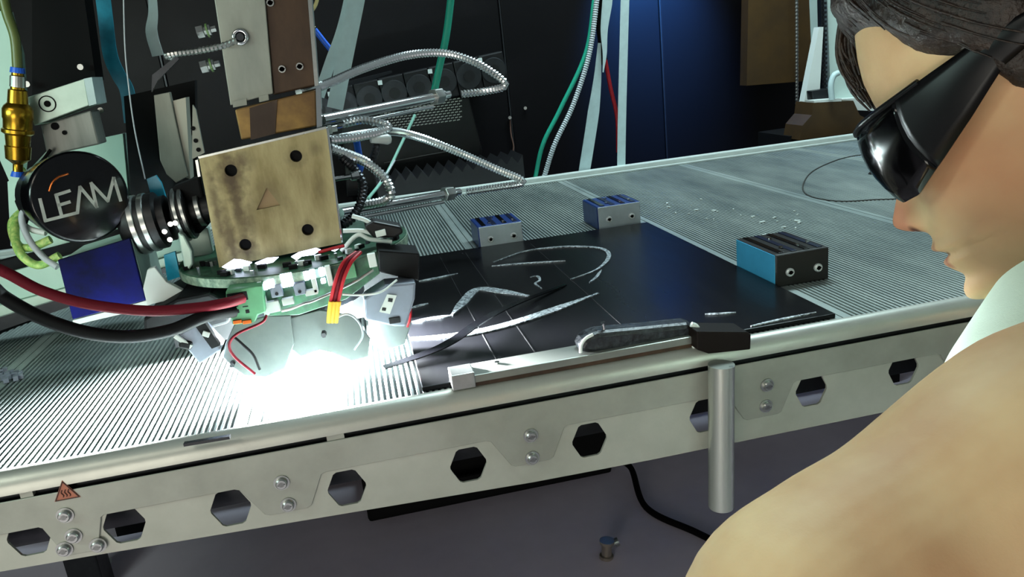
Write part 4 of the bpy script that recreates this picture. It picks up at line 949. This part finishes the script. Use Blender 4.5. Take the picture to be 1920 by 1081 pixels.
# trousers and shoes
tr = MB(); trm = mat('dark_trousers', '#23252B', .8)
for dy in (-.11, .11):
    limb(tr, [(HIP + Vector((0, dy * .7, .0)), .12), (HIP + Vector((.02, dy, -.42)), .075), (Vector((HIP.x + .06, HIP.y + dy, .10)), .058)], 20)
to = tr.build('trousers', trm, man)
rm = to.modifiers.new('remesh', 'REMESH'); rm.mode = 'VOXEL'; rm.voxel_size = .01; rm.use_smooth_shade = True
for dy in (-.11, .11):
    s_ = MB(); c = Vector((HIP.x + .03, HIP.y + dy, 0)); limb(s_, [(c + Vector((.06, 0, .045)), .045), (c + Vector((-.06, 0, .04)), .04), (c + Vector((-.14, 0, .034)), .034)], 16); s_.build('shoe', black, man, smooth=60)
# ---- hair
hairm = mat('dark_brown_hair', '#2A1C10', .5, 0, 0, 120, col2='#140C07', bump=.8, bscale=260)
LN = sorted([(.04, .119), (.02, .117), (0, .111), (-.012, .103), (-.018, .086), (-.024, .076), (-.036, .066), (-.05, .058), (-.057, .034), (-.066, .024), (-.078, .03), (-.086, .064), (-.108, .060), (-.118, .005), (-.13, -.042), (-.17, -.048)])
LFAR = sorted([(.04, .096), (.0, .090), (-.02, .078), (-.036, .066), (-.05, .058), (-.057, .034), (-.066, .024), (-.078, .03), (-.086, .064), (-.108, .060), (-.118, .005), (-.13, -.042), (-.17, -.048)])
def hh(f, y, u):
    b = max(0, min(1, (.012 - y) / .02)) if f > -.03 else 0
    return u - (smooth1(LN, f, .003) * (1 - b) + smooth1(LFAR, f, .003) * b)
def hairy(f, y, u): return hh(f, y, u) > 0
hv = []; hf = []; idx = {}
mid_ = Vector((-.07, 0, .07))
for i in range(NU):
    for j in range(NT):
        f, y, u = HG[i][j]; d = hh(f, y, u)
        if d < -.012: continue
        th = max(-.006, min(.0115, d * .75))
        n = (Vector((f, y, u)) - mid_).normalized()
        if f > -.03 and u > .118: th += .007 * min(1, (f + .03) / .03) * min(1, (u - .118) / .02)
        if d > .003: th += (noise.noise(Vector((f * 60, y * 60, u * 25))) * .0035 + noise.noise(Vector((f * 240, y * 240, u * 60))) * .0018) * min(1, d / .012)
        p = Vector((f, y, u)) + n * th
        idx[(i, j)] = len(hv); hv.append(H(*p))
for i in range(NU - 1):
    for j in range(NT):
        k = [(i, j), (i, (j+1) % NT), (i+1, (j+1) % NT), (i+1, j)]
        if all(x in idx for x in k): hf.append(tuple(idx[x] for x in k))
top = [idx[(NU-1, j)] for j in range(NT) if (NU-1, j) in idx]
if len(top) == NT: hf.append(tuple(top))
hb = MB(); hb.add(hv, hf)
ho = hb.build('hair', hairm, man, smooth=80)
# fringe locks falling over the far half of the forehead
rr_ = random.Random(11); fr = MB()
for k in range(240):
    y = -.052 + .056 * rr_.random() ; z1 = .070 + .020 * rr_.random() + (.016 if y > -.006 else 0) ; lift = .004 + .010 * rr_.random()
    u0 = .150 + .012 * rr_.random(); pts_ = []
    for t in range(6):
        u = u0 + (z1 - u0) * t / 5; f0 = smooth1(FF, u); e = math.sqrt(max(.05, 1 - (y / .075) ** 2)); f = -.062 + (f0 + .062) * e + lift * (.5 + .9 * math.sin(math.pi * min(1, t / 5 * .8 + .1)))
        pts_.append(H(f, y + .004 * (rr_.random() - .5), u))
    ps = spline(pts_, 3); fr.tube(ps, [.0017 * (1 - .75 * (i / len(ps)) ** 3) for i in range(len(ps))], 6)
for k in range(900):      # strands over the top and sides
    i = rr_.randrange(int(NU * .62), NU - 6); j = rr_.randrange(NT)
    f, y, u = HG[i][j]
    if not hairy(f, y, u) or not hairy(*HG[max(0, i - 9)][j]): continue
    pts_ = []
    for t in range(5):
        g = Vector(HG[max(0, i - t * 4)][(j + (t if y > 0 else -t)) % NT])
        if not hairy(*g): break
        pts_.append(H(*(g + (g - mid_).normalized() * (min(.0125, hh(*g) * .75) + .0008 * rr_.random()))))
    if len(pts_) > 2:
        ps = spline(pts_, 3); fr.tube(ps, [.0010 * (1 - .7 * i_ / len(ps)) for i_ in range(len(ps))], 5)
fo = fr.build('hair_locks', hairm, man, smooth=80); fo['kind'] = 'stuff'
# ---- wraparound glasses
gl = thing('sunglasses', 'glossy black wraparound safety glasses worn by the man', 'glasses', H(.0, 0, .0))
WRAP = [(.0405, 0), (.0400, .012), (.0385, .026), (.0345, .040), (.0245, .0545), (.008, .0645), (-.012, .0715), (-.033, .0765), (-.057, .0795), (-.08, .0815), (-.112, .080)]
UP = sorted([(.0405, .0540), (.035, .0545), (.029, .0555), (-.002, .0580), (-.034, .0612), (-.06, .0640), (-.085, .0640), (-.112, .056)])
LO = sorted([(.0405, .0220), (.0400, .0200), (.0366, .0063), (.028, -.0013), (.0165, -.001), (-.0068, .0123), (-.031, .027), (-.0567, .0446), (-.085, .0520), (-.112, .046)])
wc = spline([Vector((f, y, 0)) for f, y in WRAP], 6)
def shell(pts, sgn, name, m, parent, th=.0028, rows=7):
    vs = []
    for w_ in pts:
        f, y = w_.x, w_.y
        hi = lerp1(UP, f); lo = lerp1(LO, f)
        if y < .014: lo = lo + (.036 - lo) * (1 - (y / .014) ** 2)
        for k in range(rows):
            t = k / (rows - 1); u = lo + (hi - lo) * t
            bul = .0035 * math.sin(math.pi * t) - .004 * (1 - t) ** 2
            n = Vector((max(.15, f + .02), sgn * y * .6, 0)).normalized()
            vs.append(H(f + n.x * bul, sgn * (y + abs(n.y) * bul), u))
    fs = []
    for i in range(len(pts) - 1):
        for k in range(rows - 1): fs.append((i*rows + k, (i+1)*rows + k, (i+1)*rows + k + 1, i*rows + k + 1))
    o = MB().add(vs, fs).build(name, m, parent, smooth=60)
    s_ = o.modifiers.new('solid', 'SOLIDIFY'); s_.thickness = th; s_.offset = 0
    return o
lensm = mat('black_lens', '#040405', .12, spec=.35); framem = mat('black_frame', '#060607', .35, spec=.25)
for sgn in (1, -1):
    shell([w_ for w_ in wc if w_.x > -.004], sgn, 'lens', lensm, gl)
    shell([w_ for w_ in wc if w_.x < -.001], sgn, 'temple', framem, gl, .0036)
    fl = [w_ for w_ in wc if w_.x > -.02 and w_.y > .004]
    MB().tube([H(w_.x + .001, sgn * w_.y, lerp1(UP, w_.x)) for w_ in fl], .0022, 8).build('brow_bar', framem, gl, smooth=60)
